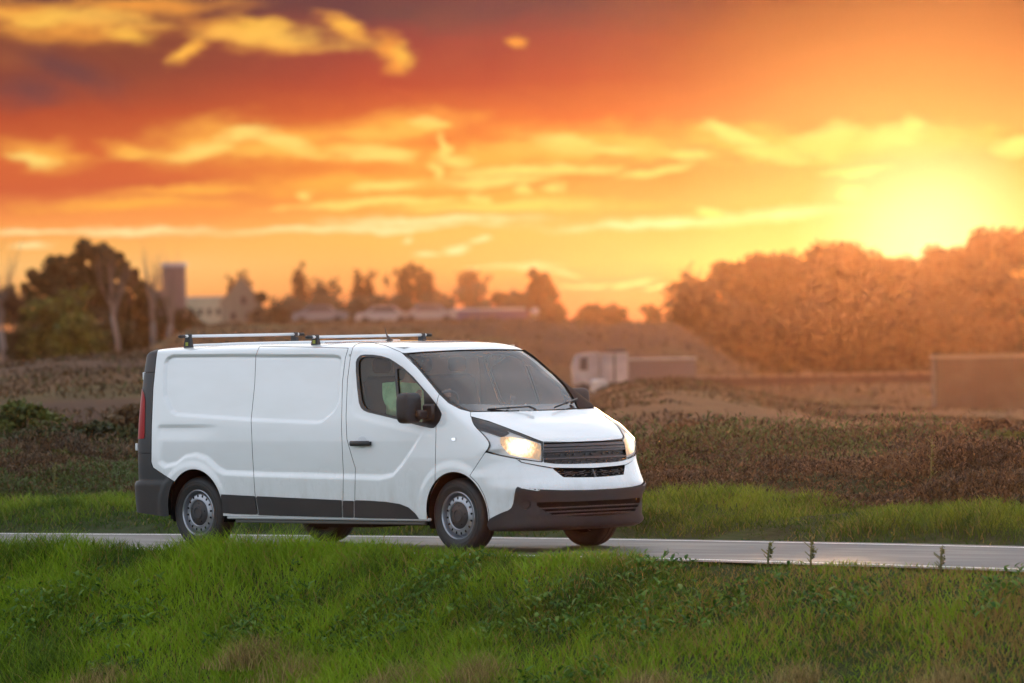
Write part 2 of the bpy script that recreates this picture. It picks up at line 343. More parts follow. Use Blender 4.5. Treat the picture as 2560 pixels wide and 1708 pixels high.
def mirror(V, N, F):
    M = np.array([1, -1, 1])
    return V * M, N * M, F[:, ::-1]
POLY = {
  'GLASS': [(1.416, 1.819), (1.499, 1.745), (1.608, 1.605), (1.724, 1.472), (1.817, 1.386), (1.91, 1.323), (1.998, 1.286), (2.281, 1.281), (2.672, 1.278), (2.987, 1.278), (2.952, 1.351), (2.878, 1.477), (2.763, 1.605), (2.607, 1.743), (2.503, 1.815), (2.488, 1.821), (2.211, 1.839), (1.896, 1.84), (1.584, 1.831)],
  'WSOUT': [(1.364, 1.831), (1.444, 1.766), (1.546, 1.647), (1.647, 1.524), (1.701, 1.455), (1.793, 1.365), (1.898, 1.308), (1.998, 1.281), (2.281, 1.276), (2.672, 1.273), (3.142, 1.272), (3.23, 1.275), (2.688, 1.807), (2.501, 1.831), (2.211, 1.845), (1.896, 1.846), (1.584, 1.837), (1.397, 1.827)],
  'BONNET': [(1.995, 1.284), (1.993, 1.242), (2.156, 1.196), (2.318, 1.134), (2.45, 1.081), (2.56, 1.035), (2.643, 1.002), (2.894, 0.99), (3.12, 0.991), (3.384, 0.999), (3.428, 1.012), (3.82, 1.132), (3.367, 1.329), (2.53, 1.274), (2.231, 1.279)],
  'HEADLIGHT': [(1.999, 1.237), (2.156, 1.192), (2.318, 1.131), (2.45, 1.077), (2.56, 1.031), (2.647, 0.998), (2.647, 0.939), (2.647, 0.865), (2.643, 0.815), (2.519, 0.834), (2.401, 0.856), (2.262, 0.884), (2.123, 0.921), (2.148, 0.954), (2.159, 0.987), (2.153, 1.013), (2.131, 1.046), (2.099, 1.083), (2.051, 1.131), (2.022, 1.168), (2.008, 1.201)],
  'LAMP': [(2.265, 1.062), (2.346, 1.064), (2.494, 1.037), (2.597, 0.998), (2.634, 0.969), (2.632, 0.895), (2.621, 0.836), (2.571, 0.851), (2.446, 0.871), (2.343, 0.895), (2.292, 0.948), (2.264, 0.993), (2.257, 1.029)],
  'LAMPDARK': [(2.012, 1.224), (2.156, 1.18), (2.318, 1.121), (2.347, 1.093), (2.302, 1.068), (2.265, 1.062), (2.155, 1.1), (2.066, 1.126), (2.037, 1.16)],
  'GRILLE': [(2.653, 0.995), (2.894, 0.986), (3.12, 0.986), (3.384, 0.994), (3.405, 0.924), (3.423, 0.864), (3.436, 0.819), (3.344, 0.802), (3.115, 0.789), (2.89, 0.791), (2.756, 0.8), (2.651, 0.815)],
  'BAR': [(2.412, 0.851), (2.519, 0.832), (2.643, 0.812), (2.756, 0.795), (2.89, 0.788), (3.115, 0.786), (3.344, 0.799), (3.438, 0.814), (3.49, 0.848), (3.518, 0.811), (3.451, 0.765), (3.428, 0.752), (3.114, 0.745), (2.889, 0.753), (2.725, 0.761), (2.637, 0.779), (2.533, 0.802), (2.449, 0.822)],
  'LGRILLE': [(2.729, 0.757), (2.889, 0.749), (3.114, 0.741), (3.427, 0.749), (3.399, 0.71), (3.355, 0.672), (3.225, 0.667), (3.112, 0.666), (2.962, 0.67), (2.826, 0.677), (2.776, 0.718)],
  'BLACKB': [(2.408, 0.603), (2.514, 0.587), (2.617, 0.573), (2.81, 0.559), (3.034, 0.552), (3.184, 0.552), (3.413, 0.558), (3.498, 0.571), (3.614, 0.676), (3.723, -0.01), (2.879, -0.046), (2.063, -0.024), (2.147, 0.312), (2.214, 0.347), (2.274, 0.373), (2.322, 0.389), (2.352, 0.413), (2.368, 0.453), (2.382, 0.534), (2.392, 0.582)],
  'DRL': [(2.405, 0.602), (2.441, 0.598), (2.514, 0.587), (2.617, 0.579), (2.588, 0.561), (2.514, 0.574), (2.433, 0.589)],
  'INTAKE': [(2.578, 0.457), (2.734, 0.457), (2.882, 0.453), (3.183, 0.454), (3.446, 0.458), (3.505, 0.454), (3.496, 0.383), (3.44, 0.318), (3.18, 0.316), (3.029, 0.316), (2.88, 0.323), (2.731, 0.334), (2.629, 0.388), (2.578, 0.43)],
  'FOG': [(2.525, 0.441), (2.519, 0.42), (2.505, 0.404), (2.485, 0.396), (2.463, 0.396), (2.443, 0.406), (2.429, 0.422), (2.424, 0.443), (2.43, 0.463), (2.444, 0.48), (2.464, 0.488), (2.487, 0.488), (2.507, 0.478), (2.52, 0.461)],
  'BUMPER': [(2.123, 0.92), (2.262, 0.883), (2.401, 0.854), (2.445, 0.821), (2.533, 0.801), (2.637, 0.777), (2.725, 0.76), (3.114, 0.742), (3.427, 0.751), (3.527, 0.826), (3.723, -0.01), (2.879, -0.046), (2.063, -0.024), (2.147, 0.312), (2.141, 0.396), (2.107, 0.522), (2.05, 0.633), (1.978, 0.707)],
  'WINOUT': [(0.934, 1.749), (0.946, 1.783), (0.975, 1.811), (1.016, 1.819), (1.103, 1.815), (1.183, 1.802), (1.252, 1.779), (1.298, 1.75), (1.378, 1.695), (1.468, 1.613), (1.546, 1.522), (1.619, 1.438), (1.68, 1.359), (1.713, 1.309), (1.732, 1.264), (1.712, 1.203), (1.677, 1.158), (1.654, 1.139), (1.62, 1.139), (1.529, 1.159), (1.427, 1.187), (1.342, 1.213), (1.141, 1.261), (1.043, 1.285), (1.003, 1.302), (0.975, 1.33), (0.958, 1.375), (0.942, 1.523), (0.933, 1.664)],
  'WIN1': [(0.96, 1.738), (0.969, 1.766), (0.998, 1.791), (1.033, 1.794), (1.114, 1.791), (1.206, 1.775), (1.286, 1.744), (1.297, 1.643), (1.311, 1.463), (1.331, 1.24), (1.256, 1.258), (1.101, 1.295), (1.038, 1.314), (1.01, 1.341), (0.99, 1.387), (0.974, 1.494), (0.961, 1.636)],
  'WIN2': [(1.319, 1.724), (1.366, 1.69), (1.445, 1.616), (1.513, 1.542), (1.566, 1.474), (1.572, 1.349), (1.561, 1.186), (1.428, 1.215), (1.349, 1.235), (1.337, 1.434)],
  'FDOOR': [(0.904, 1.883), (0.927, 1.91), (0.966, 1.924), (1.076, 1.93), (1.207, 1.901), (1.362, 1.834), (1.499, 1.703), (1.62, 1.573), (1.722, 1.471), (1.698, 1.417), (1.684, 1.35), (1.677, 1.175), (1.669, 0.973), (1.658, 0.683), (1.653, 0.433), (1.591, 0.29), (1.488, 0.292), (1.128, 0.302), (0.897, 0.309), (0.902, 0.481), (0.913, 0.768), (0.881, 0.877), (0.837, 1.042), (0.833, 1.247), (0.851, 1.589), (0.881, 1.794)],
  'SDOOR': [(0.001, 1.913), (-0.035, 1.823), (-0.048, 1.557), (-0.086, 1.226), (-0.077, 0.866), (-0.061, 0.521), (-0.036, 0.326), (0.337, 0.319), (0.778, 0.314), (0.789, 0.47), (0.798, 0.726), (0.793, 0.868), (0.788, 1.151), (0.804, 1.576), (0.833, 1.789), (0.862, 1.881), (0.509, 1.896)],
  'CLQ': [(-0.399, 0.519), (-0.061, 0.504), (-0.039, 0.33), (-0.262, 0.334), (-0.382, 0.342), (-0.383, 0.432)],
  'CLS': [(-0.049, 0.504), (0.341, 0.489), (0.779, 0.473), (0.776, 0.313), (0.337, 0.323), (-0.025, 0.328)],
  'CLP': [(0.794, 0.47), (0.893, 0.467), (0.889, 0.312), (0.789, 0.314)],
  'CLD': [(0.902, 0.474), (1.034, 0.471), (1.187, 0.462), (1.325, 0.443), (1.408, 0.41), (1.468, 0.356), (1.505, 0.302), (1.128, 0.305), (0.899, 0.313)],
  'REARB': [(-0.994, 1.962), (-1.015, 1.911), (-1.031, 1.816), (-1.063, 1.524), (-1.081, 1.158), (-1.09, 0.821), (-1.072, 0.77), (-0.972, 0.705), (-0.85, 0.632), (-0.82, 0.574), (-0.83, 0.135), (-1.252, 0.128), (-1.327, 0.717), (-1.22, 2.037), (-1.016, 2.035)],
  'TAIL': [(-1.174, 1.524), (-1.153, 1.48), (-1.14, 1.422), (-1.144, 1.231), (-1.151, 1.048), (-1.233, 1.043), (-1.227, 1.524)],
  'REPEAT': [(1.815, 1.043), (1.831, 1.051), (1.855, 1.049), (1.862, 1.034), (1.851, 1.019), (1.824, 1.022)],
  'WEDGE': [(-1.174, 1.678), (-1.137, 1.675), (-1.143, 1.609), (-1.176, 1.605)],
  'FARPILLAR': [(1.818, 0.707), (1.743, 0.759), (1.603, 0.807), (1.477, 0.723), (1.351, 0.615), (1.277, 0.522)],
}
# ------------------------------------------------------------ helpers
COL = scn.collection
def mesh_obj(name, V, F, mat, parent=None, smooth=True, N=None, quads=None):
    me = bpy.data.meshes.new(name)
    V = np.asarray(V, np.float32)
    if isinstance(F, np.ndarray):
        k = F.shape[1]; nf = len(F)
        me.vertices.add(len(V)); me.vertices.foreach_set('co', V.ravel())
        me.loops.add(nf*k); me.loops.foreach_set('vertex_index', F.astype(np.int32).ravel())
        me.polygons.add(nf); me.polygons.foreach_set('loop_start', np.arange(0, nf*k, k, dtype=np.int32))
        me.update(calc_edges=True); me.validate(clean_customdata=False)
    else:
        me.from_pydata([tuple(map(float, v)) for v in V], [], [tuple(map(int, f)) for f in F]); me.update()
    me.polygons.foreach_set('use_smooth', np.full(len(me.polygons), smooth))
    if N is not None and len(N) == len(me.vertices):
        me.normals_split_custom_set_from_vertices([tuple(map(float, n)) for n in N])
    if mat: me.materials.append(mat)
    o = bpy.data.objects.new(name, me); COL.objects.link(o)
    if parent is not None: o.parent = parent
    return o
def thing(name, label, cat, loc=(0, 0, 0), group=None, rotz=0):
    o = bpy.data.objects.new(name, None); COL.objects.link(o); o.empty_display_size = .2
    o.location = tuple(map(float, loc)); o.rotation_euler = (0, 0, rotz)
    o['label'] = label; o['category'] = cat
    if group: o['group'] = group
    return o
def tag(o, label=None, cat=None, kind=None, group=None):
    if label: o['label'] = label
    if cat: o['category'] = cat
    if kind: o['kind'] = kind
    if group: o['group'] = group
    return o
class MB:
    def __init__(s): s.V = []; s.F = []
    def add(s, V, F):
        b = len(s.V); s.V += [tuple(map(float, v)) for v in V]; s.F += [tuple(int(i) + b for i in f) for f in F]; return s
    def box(s, c, d, rot=None, taper=None, bev=0):
        c = np.array(c, float); h = np.array(d, float)/2
        if bev:
            b = min(bev, h.min()*.95); pts = []
            for sx in (-1, 1):
                for sy in (-1, 1):
                    for sz in (-1, 1):
                        for ax in range(3):
                            q = np.array([sx, sy, sz]) * (h - b); q[ax] = [sx, sy, sz][ax] * h[ax]; pts.append(q)
            P_ = np.array(pts)
            idx = lambda sx, sy, sz, a: ((sx*2 + sy)*2 + sz)*3 + a
            F = []
            for a in range(3):
                for sgn in (0, 1):
                    o1, o2 = [k for k in range(3) if k != a]
                    quad = []
                    for (p, q) in ((0, 0), (1, 0), (1, 1), (0, 1)):
                        t = [0, 0, 0]; t[a] = sgn; t[o1] = p; t[o2] = q; quad.append(idx(*t, a))
                    F.append(quad)
            for a in range(3):
                o1, o2 = [k for k in range(3) if k != a]
                for p in (0, 1):
                    for q in (0, 1):
                        t0 = [0]*3; t1 = [0]*3; t0[a] = 0; t1[a] = 1; t0[o1] = t1[o1] = p; t0[o2] = t1[o2] = q
                        F.append([idx(*t0, o1), idx(*t1, o1), idx(*t1, o2), idx(*t0, o2)])
            for i in range(8): F.append([i*3, i*3+1, i*3+2])
            # consistent outward winding
            G = []
            for f in F:
                n = np.cross(P_[f[1]]-P_[f[0]], P_[f[2]]-P_[f[0]])
                G.append(f if n @ P_[f].mean(0) > 0 else f[::-1])
            F = G
        else:
            P_ = np.array([[x, y, z] for x in (-1, 1) for y in (-1, 1) for z in (-1, 1)], float) * h
            F = [[0, 1, 3, 2], [4, 6, 7, 5], [0, 4, 5, 1], [2, 3, 7, 6], [0, 2, 6, 4], [1, 5, 7, 3]]
        if taper is not None:
            k = np.where(P_[:, 2:3] > 0, 1, 0); P_ = P_ * (1 + k * (np.array([taper[0], taper[1], 1]) - 1))
        if rot is not None: P_ = P_ @ np.array(rot).T
        return s.add(P_ + c, F)
    def tube(s, pts, rad, n=8, cap=True):
        pts = np.asarray(pts, float); rad = np.broadcast_to(rad, (len(pts),)) if np.ndim(rad) <= 1 else rad
        V = []; F = []
        u = None
        for i, p in enumerate(pts):
            t = pts[min(i+1, len(pts)-1)] - pts[max(i-1, 0)]; t /= max(np.linalg.norm(t), 1e-9)
            if u is None: u = np.cross(t, [0, 0, 1] if abs(t[2]) < .9 else [1, 0, 0])
            u = u - t*(u @ t); u /= max(np.linalg.norm(u), 1e-9); w_ = np.cross(t, u)
            for k in range(n):
                a = 2*math.pi*k/n; V.append(p + rad[i]*(u*math.cos(a) + w_*math.sin(a)))
        for i in range(len(pts)-1):
            for k in range(n):
                F.append([i*n+k, i*n+(k+1) % n, (i+1)*n+(k+1) % n, (i+1)*n+k])
        if cap: F.append(list(range(n))[::-1]); F.append([(len(pts)-1)*n+k for k in range(n)])
        return s.add(V, F)
    def lathe(s, prof, c=(0, 0, 0), n=48, axis='y'):
        V = []; F = []; c = np.array(c, float)
        for r, h in prof:
            for k in range(n):
                a = 2*math.pi*k/n
                p = (r*math.cos(a), h, r*math.sin(a)) if axis == 'y' else ((r*math.cos(a), r*math.sin(a), h) if axis == 'z' else (h, r*math.cos(a), r*math.sin(a)))
                V.append(c + p)
        for i in range(len(prof)-1):
            for k in range(n): F.append([i*n+k, i*n+(k+1) % n, (i+1)*n+(k+1) % n, (i+1)*n+k])
        return s.add(V, F)
    def ball(s, c, r, n=14, m=9, pw=1.):
        V = []; F = []; c = np.array(c, float); r = np.broadcast_to(r, (3,))
        sg = lambda v: np.sign(v)*abs(v)**pw
        for i in range(m+1):
            ph = -math.pi/2 + math.pi*i/m
            for k in range(n):
                a = 2*math.pi*k/n
                V.append(c + r*np.array([sg(math.cos(ph))*sg(math.cos(a)), sg(math.cos(ph))*sg(math.sin(a)), sg(math.sin(ph))]))
        for i in range(m):
            for k in range(n): F.append([i*n+k, i*n+(k+1) % n, (i+1)*n+(k+1) % n, (i+1)*n+k])
        return s.add(V, F)
    def build(s, name, mat, parent=None, smooth=False, off=(0, 0, 0)):
        o = mesh_obj(name, np.array(s.V) - np.array(off), s.F, mat, parent, smooth)
        return o
def autosmooth(o, deg=35):
    me = o.data
    me.polygons.foreach_set('use_smooth', np.full(len(me.polygons), True))
    import bmesh
    bm = bmesh.new(); bm.from_mesh(me)
    for e in bm.edges:
        if len(e.link_faces) == 2 and e.calc_face_angle(0) > math.radians(deg): e.smooth = False
    bm.to_mesh(me); bm.free(); return o

# ------------------------------------------------------------ materials
def mat(name, color, rough=.5, metal=0., coat=0., bump=None, var=None, spec=.5, emit=None, estr=0., trans=0., alpha=None, sheen=0.):
    m = bpy.data.materials.new(name); m.use_nodes = True; nt = m.node_tree; b = nt.nodes['Principled BSDF']; t = NT(nt)
    b.inputs['Base Color'].default_value = (*color, 1); b.inputs['Roughness'].default_value = rough; b.inputs['Metallic'].default_value = metal
    b.inputs['Coat Weight'].default_value = coat; b.inputs['Coat Roughness'].default_value = .04; b.inputs['Specular IOR Level'].default_value = spec
    oc = t.n('ShaderNodeTexCoord').outputs['Object']
    if var:   # (scale, darker colour, amount, stretch)
        sc_, c2, amt, st = var
        nz = t.n('ShaderNodeTexNoise', {'Vector': t.v('MULTIPLY', oc, st), 'Scale': sc_, 'Detail': 5., 'Roughness': .6}).outputs[0]
        f = t.m('MULTIPLY', t.mr(nz, .38, .68), amt)
        nt.links.new(t.mix(f, color, c2), b.inputs['Base Color'])
    if bump:
        nz = t.n('ShaderNodeTexNoise', {'Vector': oc, 'Scale': bump[0], 'Detail': 4.}).outputs[0]
        bp = t.n('ShaderNodeBump', {'Height': nz, 'Strength': bump[1], 'Distance': bump[2]})
        nt.links.new(bp.outputs[0], b.inputs['Normal'])
    if emit: b.inputs['Emission Color'].default_value = (*emit, 1); b.inputs['Emission Strength'].default_value = estr
    return m
def glass(name, tint, refl=1.45, rough=.0, haze=.0, hazecol=(.6, .65, .68)):
    m = bpy.data.materials.new(name); m.use_nodes = True; nt = m.node_tree; t = NT(nt)
    for x in list(nt.nodes): nt.nodes.remove(x)
    tr = t.n('ShaderNodeBsdfTransparent', {'Color': (*tint, 1)}).outputs[0]
    df = t.n('ShaderNodeBsdfDiffuse', {'Color': (*hazecol, 1)}).outputs[0]
    gl = t.n('ShaderNodeBsdfGlossy', {'Color': (1, 1, 1, 1), 'Roughness': rough}).outputs[0]
    fr = t.n('ShaderNodeFresnel', {'IOR': refl}).outputs[0]
    a = t.n('ShaderNodeMixShader', {0: haze, 1: tr, 2: df}).outputs[0]
    b = t.n('ShaderNodeMixShader', {0: fr, 1: a, 2: gl}).outputs[0]
    t.n('ShaderNodeOutputMaterial', {'Surface': b}); return m
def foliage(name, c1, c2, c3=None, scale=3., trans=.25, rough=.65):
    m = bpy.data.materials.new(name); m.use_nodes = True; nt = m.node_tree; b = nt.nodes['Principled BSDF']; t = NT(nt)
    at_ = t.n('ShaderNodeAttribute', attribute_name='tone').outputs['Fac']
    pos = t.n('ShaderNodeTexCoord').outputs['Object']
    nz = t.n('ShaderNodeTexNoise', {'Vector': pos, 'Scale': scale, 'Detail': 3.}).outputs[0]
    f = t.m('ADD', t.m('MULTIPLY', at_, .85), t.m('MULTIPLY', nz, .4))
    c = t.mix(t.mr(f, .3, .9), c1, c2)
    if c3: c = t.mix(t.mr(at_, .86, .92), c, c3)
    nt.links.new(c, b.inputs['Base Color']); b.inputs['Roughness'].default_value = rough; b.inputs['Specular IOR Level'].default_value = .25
    tl = t.n('ShaderNodeBsdfTranslucent', {'Color': c}).outputs[0]
    mx = t.n('ShaderNodeMixShader', {0: trans, 1: b.outputs[0], 2: tl}).outputs[0]
    nt.links.new(mx, nt.nodes['Material Output'].inputs['Surface']); return m

white = mat('white_paint', (.80, .83, .86), .28, coat=1., var=(1.6, (.74, .765, .78), .5, (1, 1, 3)))
def dirty(m):
    nt = m.node_tree; t = NT(nt); b = nt.nodes['Principled BSDF']; old = b.inputs['Base Color'].links[0].from_socket
    oc = t.n('ShaderNodeTexCoord').outputs['Object']; z = t.n('ShaderNodeSeparateXYZ', {0: oc}).outputs[2]
    nz = t.n('ShaderNodeTexNoise', {'Vector': t.v('MULTIPLY', oc, (1, 1, .35)), 'Scale': 5., 'Detail': 6., 'Roughness': .7}).outputs[0]
    f = t.m('MULTIPLY', t.mr(nz, .35, .75), t.mr(z, .85, .32, 0., .60))
    nt.links.new(t.mix(f, old, (.42, .41, .38)), b.inputs['Base Color'])
    nt.links.new(t.m('ADD', .26, t.m('MULTIPLY', f, .5)), b.inputs['Roughness']); nt.links.new(t.m('SUBTRACT', 1., f), b.inputs['Coat Weight'])
dirty(white)
black_pl = mat('black_plastic', (.014, .014, .017), .5, bump=(220, .15, .002), var=(3, (.035, .036, .040), .6, (1, 1, 1)))
clad_pl = mat('grey_cladding_plastic', (.016, .018, .022), .48, var=(2.5, (.026, .027, .030), .7, (1, 1, 1)))
gloss_bk = mat('gloss_black', (.010, .010, .012), .12)
void = mat('dark_void', (.006, .006, .007), .9, spec=.1)
seal = mat('rubber_seal', (.012, .012, .014), .35)
rubber = mat('tyre_rubber', (.015, .015, .017), .6, var=(9, (.024, .024, .024), .6, (1, 1, 1)))
steel = mat('wheel_steel', (.38, .40, .44), .34, metal=.75, var=(7, (.22, .23, .25), .5, (1, 1, 1)))
alu = mat('aluminium', (.78, .79, .81), .38, metal=.25)
chrome = mat('bright_reflector', (.85, .86, .88), .12, metal=1.)
silver = mat('lamp_silver', (.82, .84, .86), .25, metal=.2)
cabin = mat('cabin_trim', (.12, .12, .13), .7)
cabin_lt = mat('cabin_lining', (.45, .46, .46), .8)
seatm = mat('seat_cloth', (.055, .057, .064), .85)
redl = mat('tail_lamp_red', (.30, .003, .006), .35, spec=.15)
wind = glass('windscreen_glass', (.90, .92, .92), 1.47, 0., .055, (.55, .55, .57))  # diffuse haze stands in for milky reflected light on the glass
sideg = glass('side_glass', (.80, .90, .84), 1.42, 0., .015, (.35, .42, .42))
lens = glass('lamp_lens', (.94, .95, .96), 1.45)
yel = mat('yellow_sticker', (.55, .50, .05), .5)
paperm = mat('white_paper', (.85, .85, .84), .8)
undr = mat('underbody', (.010, .010, .010), .85)
# ------------------------------------------------------------ ground
def yc(x):
    x = np.asarray(x, float); xc = np.clip(x, -14, 14)
    return .43 - .0115*(xc-2.3)**2 + (x-xc)*(-.023*(xc-2.3))
def vnoise(x, y, s, seed=0):
    """smooth value noise"""
    x = np.asarray(x, float)/s; y = np.asarray(y, float)/s
    xi = np.floor(x).astype(int); yi = np.floor(y).astype(int); fx = x-xi; fy = y-yi
    fx = fx*fx*(3-2*fx); fy = fy*fy*(3-2*fy)
    def h(i, j):
        n = (i*374761393 + j*668265263 + seed*1274126177) & 0x7fffffff
        n = ((n ^ (n >> 13))*1274126177) & 0x7fffffff
        return ((n ^ (n >> 16)) & 0xffff)/65535.
    return (h(xi, yi)*(1-fx)+h(xi+1, yi)*fx)*(1-fy) + (h(xi, yi+1)*(1-fx)+h(xi+1, yi+1)*fx)*fy
def fbm(x, y, s, seed=0, o=4):
    return sum(vnoise(x, y, s/2**k, seed+k)*.5**k for k in range(o)) / sum(.5**k for k in range(o)) - .5
UPR = np.array([-4000, -300, 0, 150, 340, 430, 520, 700, 900, 1000, 1200, 1300, 1400, 1460, 1550, 1640, 1720, 1780, 1900, 2050, 2350, 2700, 6500])
def prof(d):
    k = np.array(sorted(d)); return np.interp(UPR, k, [d[q] for q in k])
# crest line of each ridge as it is seen, by distance
LAY = [(150, prof({0: 838, 100: 826, 200: 820, 330: 812, 500: 850, 700: 930, 1300: 925, 1400: 888, 1480: 871, 1550: 868, 1640: 880, 1720: 903, 1900: 938, 2350: 945})),
       (300, prof({0: 838, 200: 826, 340: 806, 400: 770, 430: 758, 520: 748, 700: 748, 1000: 744, 1200: 740, 1300: 746, 1420: 749, 1540: 745, 1560: 750, 1640: 800, 1720: 862, 1760: 868, 2000: 872, 2350: 878}))]
LZ = []
for b_, vv in LAY:
    LZ.append(np.array([at(u, v, b_)[2] for u, v in zip(UPR, vv)]))
def height(x, y):
    x = np.asarray(x, float); y = np.asarray(y, float)
    a = (x-CAM[0])*RH[0] + (y-CAM[1])*RH[1]; b = (x-CAM[0])*FH[0] + (y-CAM[1])*FH[1]
    t = y - yc(x)
    loc = np.interp(t, [-75, -36, -30, -22, -7.5, -5.6, -4.6, -3.2, -2.2, -1.85, -1.66, 1.75, 1.95, 2.25, 2.7, 3.6, 5.0, 8.0, 12],
                       [.3, .3, .25, -1.5, -1.62, -1.50, -1.22, -.62, -.13, -.02, -.012, -.012, -.02, -.06, .03, .15, .24, .44, .52])
    loc = loc + (.16*fbm(x, y, 1.3, 3) + .30*fbm(x, y, 3.1, 13))*sstep(1.95, 3.2, np.abs(t)) 
    u = 1175 + a/np.maximum(b, 8)*15000/KK
    z1 = np.interp(u, UPR, LZ[0]) + .45*fbm(x, y, 14, 5)*1.; z4 = np.interp(u, UPR, LZ[1]) + .5*fbm(x, y, 25, 9)
    f1 = sstep(66, 140, b); f2 = sstep(150, 205, b); f3 = sstep(245, 300, b); f4 = sstep(300, 400, b)
    far = z1 + (-1.9 - z1)*f2
    far = far + (z4 - far)*f3
    far = far + (np.minimum(z4 - .8, .4) - far)*f4
    far = far + 1.2*fbm(x, y, 160, 21)*f4
    return np.where(b > 66, loc + (far - loc)*f1, loc)
bs = np.unique(np.r_[np.linspace(-60, 30, 30), np.arange(30, 48, 1.5), np.arange(48, 72, .30), np.arange(72, 110, 1.2), np.arange(110, 240, 3.), np.arange(240, 620, 7.), np.geomspace(620, 9000, 34)])
as_ = np.r_[-np.geomspace(2500, 13, 46), np.arange(-12.6, 12.7, .32), np.geomspace(13, 2500, 46)]
AA, BB = np.meshgrid(as_, bs, indexing='ij')
GX = CAM[0] + AA*RH[0] + BB*FH[0]; GY = CAM[1] + AA*RH[1] + BB*FH[1]
GZ = height(GX, GY)
gF = grid_faces(len(as_), len(bs))
gV = np.stack([GX.ravel(), GY.ravel(), GZ.ravel()], 1)
def ground_mat():
    m = bpy.data.materials.new('ground_soil_grass'); m.use_nodes = True; nt = m.node_tree; b = nt.nodes['Principled BSDF']; t = NT(nt)
    pos = t.n('ShaderNodeNewGeometry').outputs['Position']
    n1 = t.n('ShaderNodeTexNoise', {'Vector': pos, 'Scale': .12, 'Detail': 6., 'Roughness': .6}).outputs[0]
    n2 = t.n('ShaderNodeTexNoise', {'Vector': pos, 'Scale': 2.2, 'Detail': 5., 'Roughness': .65}).outputs[0]
    n3 = t.n('ShaderNodeTexNoise', {'Vector': pos, 'Scale': .035, 'Detail': 4.}).outputs[0]
    dry = t.mix(t.mr(n2, .3, .7), (.070, .034, .015), (.130, .068, .028))
    dry = t.mix(t.m('MULTIPLY', t.mr(n1, .52, .66), .6), dry, (.075, .070, .022))
    dry = t.mix(t.mr(n3, .50, .62), dry, (.060, .030, .018))
    grn = t.mix(t.mr(n2, .3, .7), (.018, .026, .008), (.040, .055, .014))
    bb_ = t.v('DOT_PRODUCT', t.v('SUBTRACT', pos, tuple(CAM)), tuple(FH))
    c = t.mix(t.mr(bb_, 62, 74), grn, dry)
    nt.links.new(c, b.inputs['Base Color']); b.inputs['Roughness'].default_value = .95; b.inputs['Specular IOR Level'].default_value = .1
    bp = t.n('ShaderNodeBump', {'Height': n2, 'Strength': .8, 'Distance': .08}); nt.links.new(bp.outputs[0], b.inputs['Normal'])
    return m
g = mesh_obj('ground', gV, gF, ground_mat()); tag(g, kind='structure')

# road sheet, edge lines
xs_ = np.arange(-75, 60, .5)
def strip(t0, t1, z, nm, m, jit=0, n=1, x0=-75, x1=60):
    xs = np.arange(x0, x1, .5); cols = []
    for k in range(n+1):
        t = t0 + (t1-t0)*k/n
        j = jit*(fbm(xs, xs*0+k*9.1, .9, 17) if k in (0, n) else 0)
        cols.append(np.stack([xs, yc(xs)+t+j, np.full(len(xs), z)], 1))
    V = np.stack(cols, 1).reshape(-1, 3)
    F = grid_faces(len(xs), n+1, flip=True)
    nrm = np.cross(V[F[0][1]]-V[F[0][0]], V[F[0][2]]-V[F[0][0]])
    if nrm[2] < 0: F = F[:, ::-1]
    return mesh_obj(nm, V, F, m)
def asphalt():
    m = bpy.data.materials.new('asphalt'); m.use_nodes = True; nt = m.node_tree; b = nt.nodes['Principled BSDF']; t = NT(nt)
    pos = t.n('ShaderNodeNewGeometry').outputs['Position']
    n1 = t.n('ShaderNodeTexNoise', {'Vector': t.v('MULTIPLY', pos, (.35, 1.6, 1)), 'Scale': 1.6, 'Detail': 5.}).outputs[0]
    n2 = t.n('ShaderNodeTexNoise', {'Vector': pos, 'Scale': 55., 'Detail': 3.}).outputs[0]
    c = t.mix(t.mr(n1, .35, .68), (.050, .049, .054), (.100, .097, .105)); c = t.mix(t.m('MULTIPLY', t.mr(n2, .4, .7), .4), c, (.05, .05, .052))
    nt.links.new(c, b.inputs['Base Color']); nt.links.new(t.mr(n1, .3, .7, .42, .62), b.inputs['Roughness']); b.inputs['Specular IOR Level'].default_value = .22
    bp = t.n('ShaderNodeBump', {'Height': n2, 'Strength': .35, 'Distance': .006}); nt.links.new(bp.outputs[0], b.inputs['Normal'])
    return m
rd = strip(-1.80, 1.85, 0., 'road', asphalt(), jit=.10, n=8); tag(rd, kind='structure')
lm = mat('road_line_paint', (.78, .78, .76), .5, var=(14, (.45, .44, .42), .6, (1, 1, 1)))
l1 = strip(1.50, 1.60, .004, 'road_marking', lm); tag(l1, kind='structure'); l2 = strip(-1.62, -1.52, .004, 'road_marking', lm); tag(l2, kind='structure')

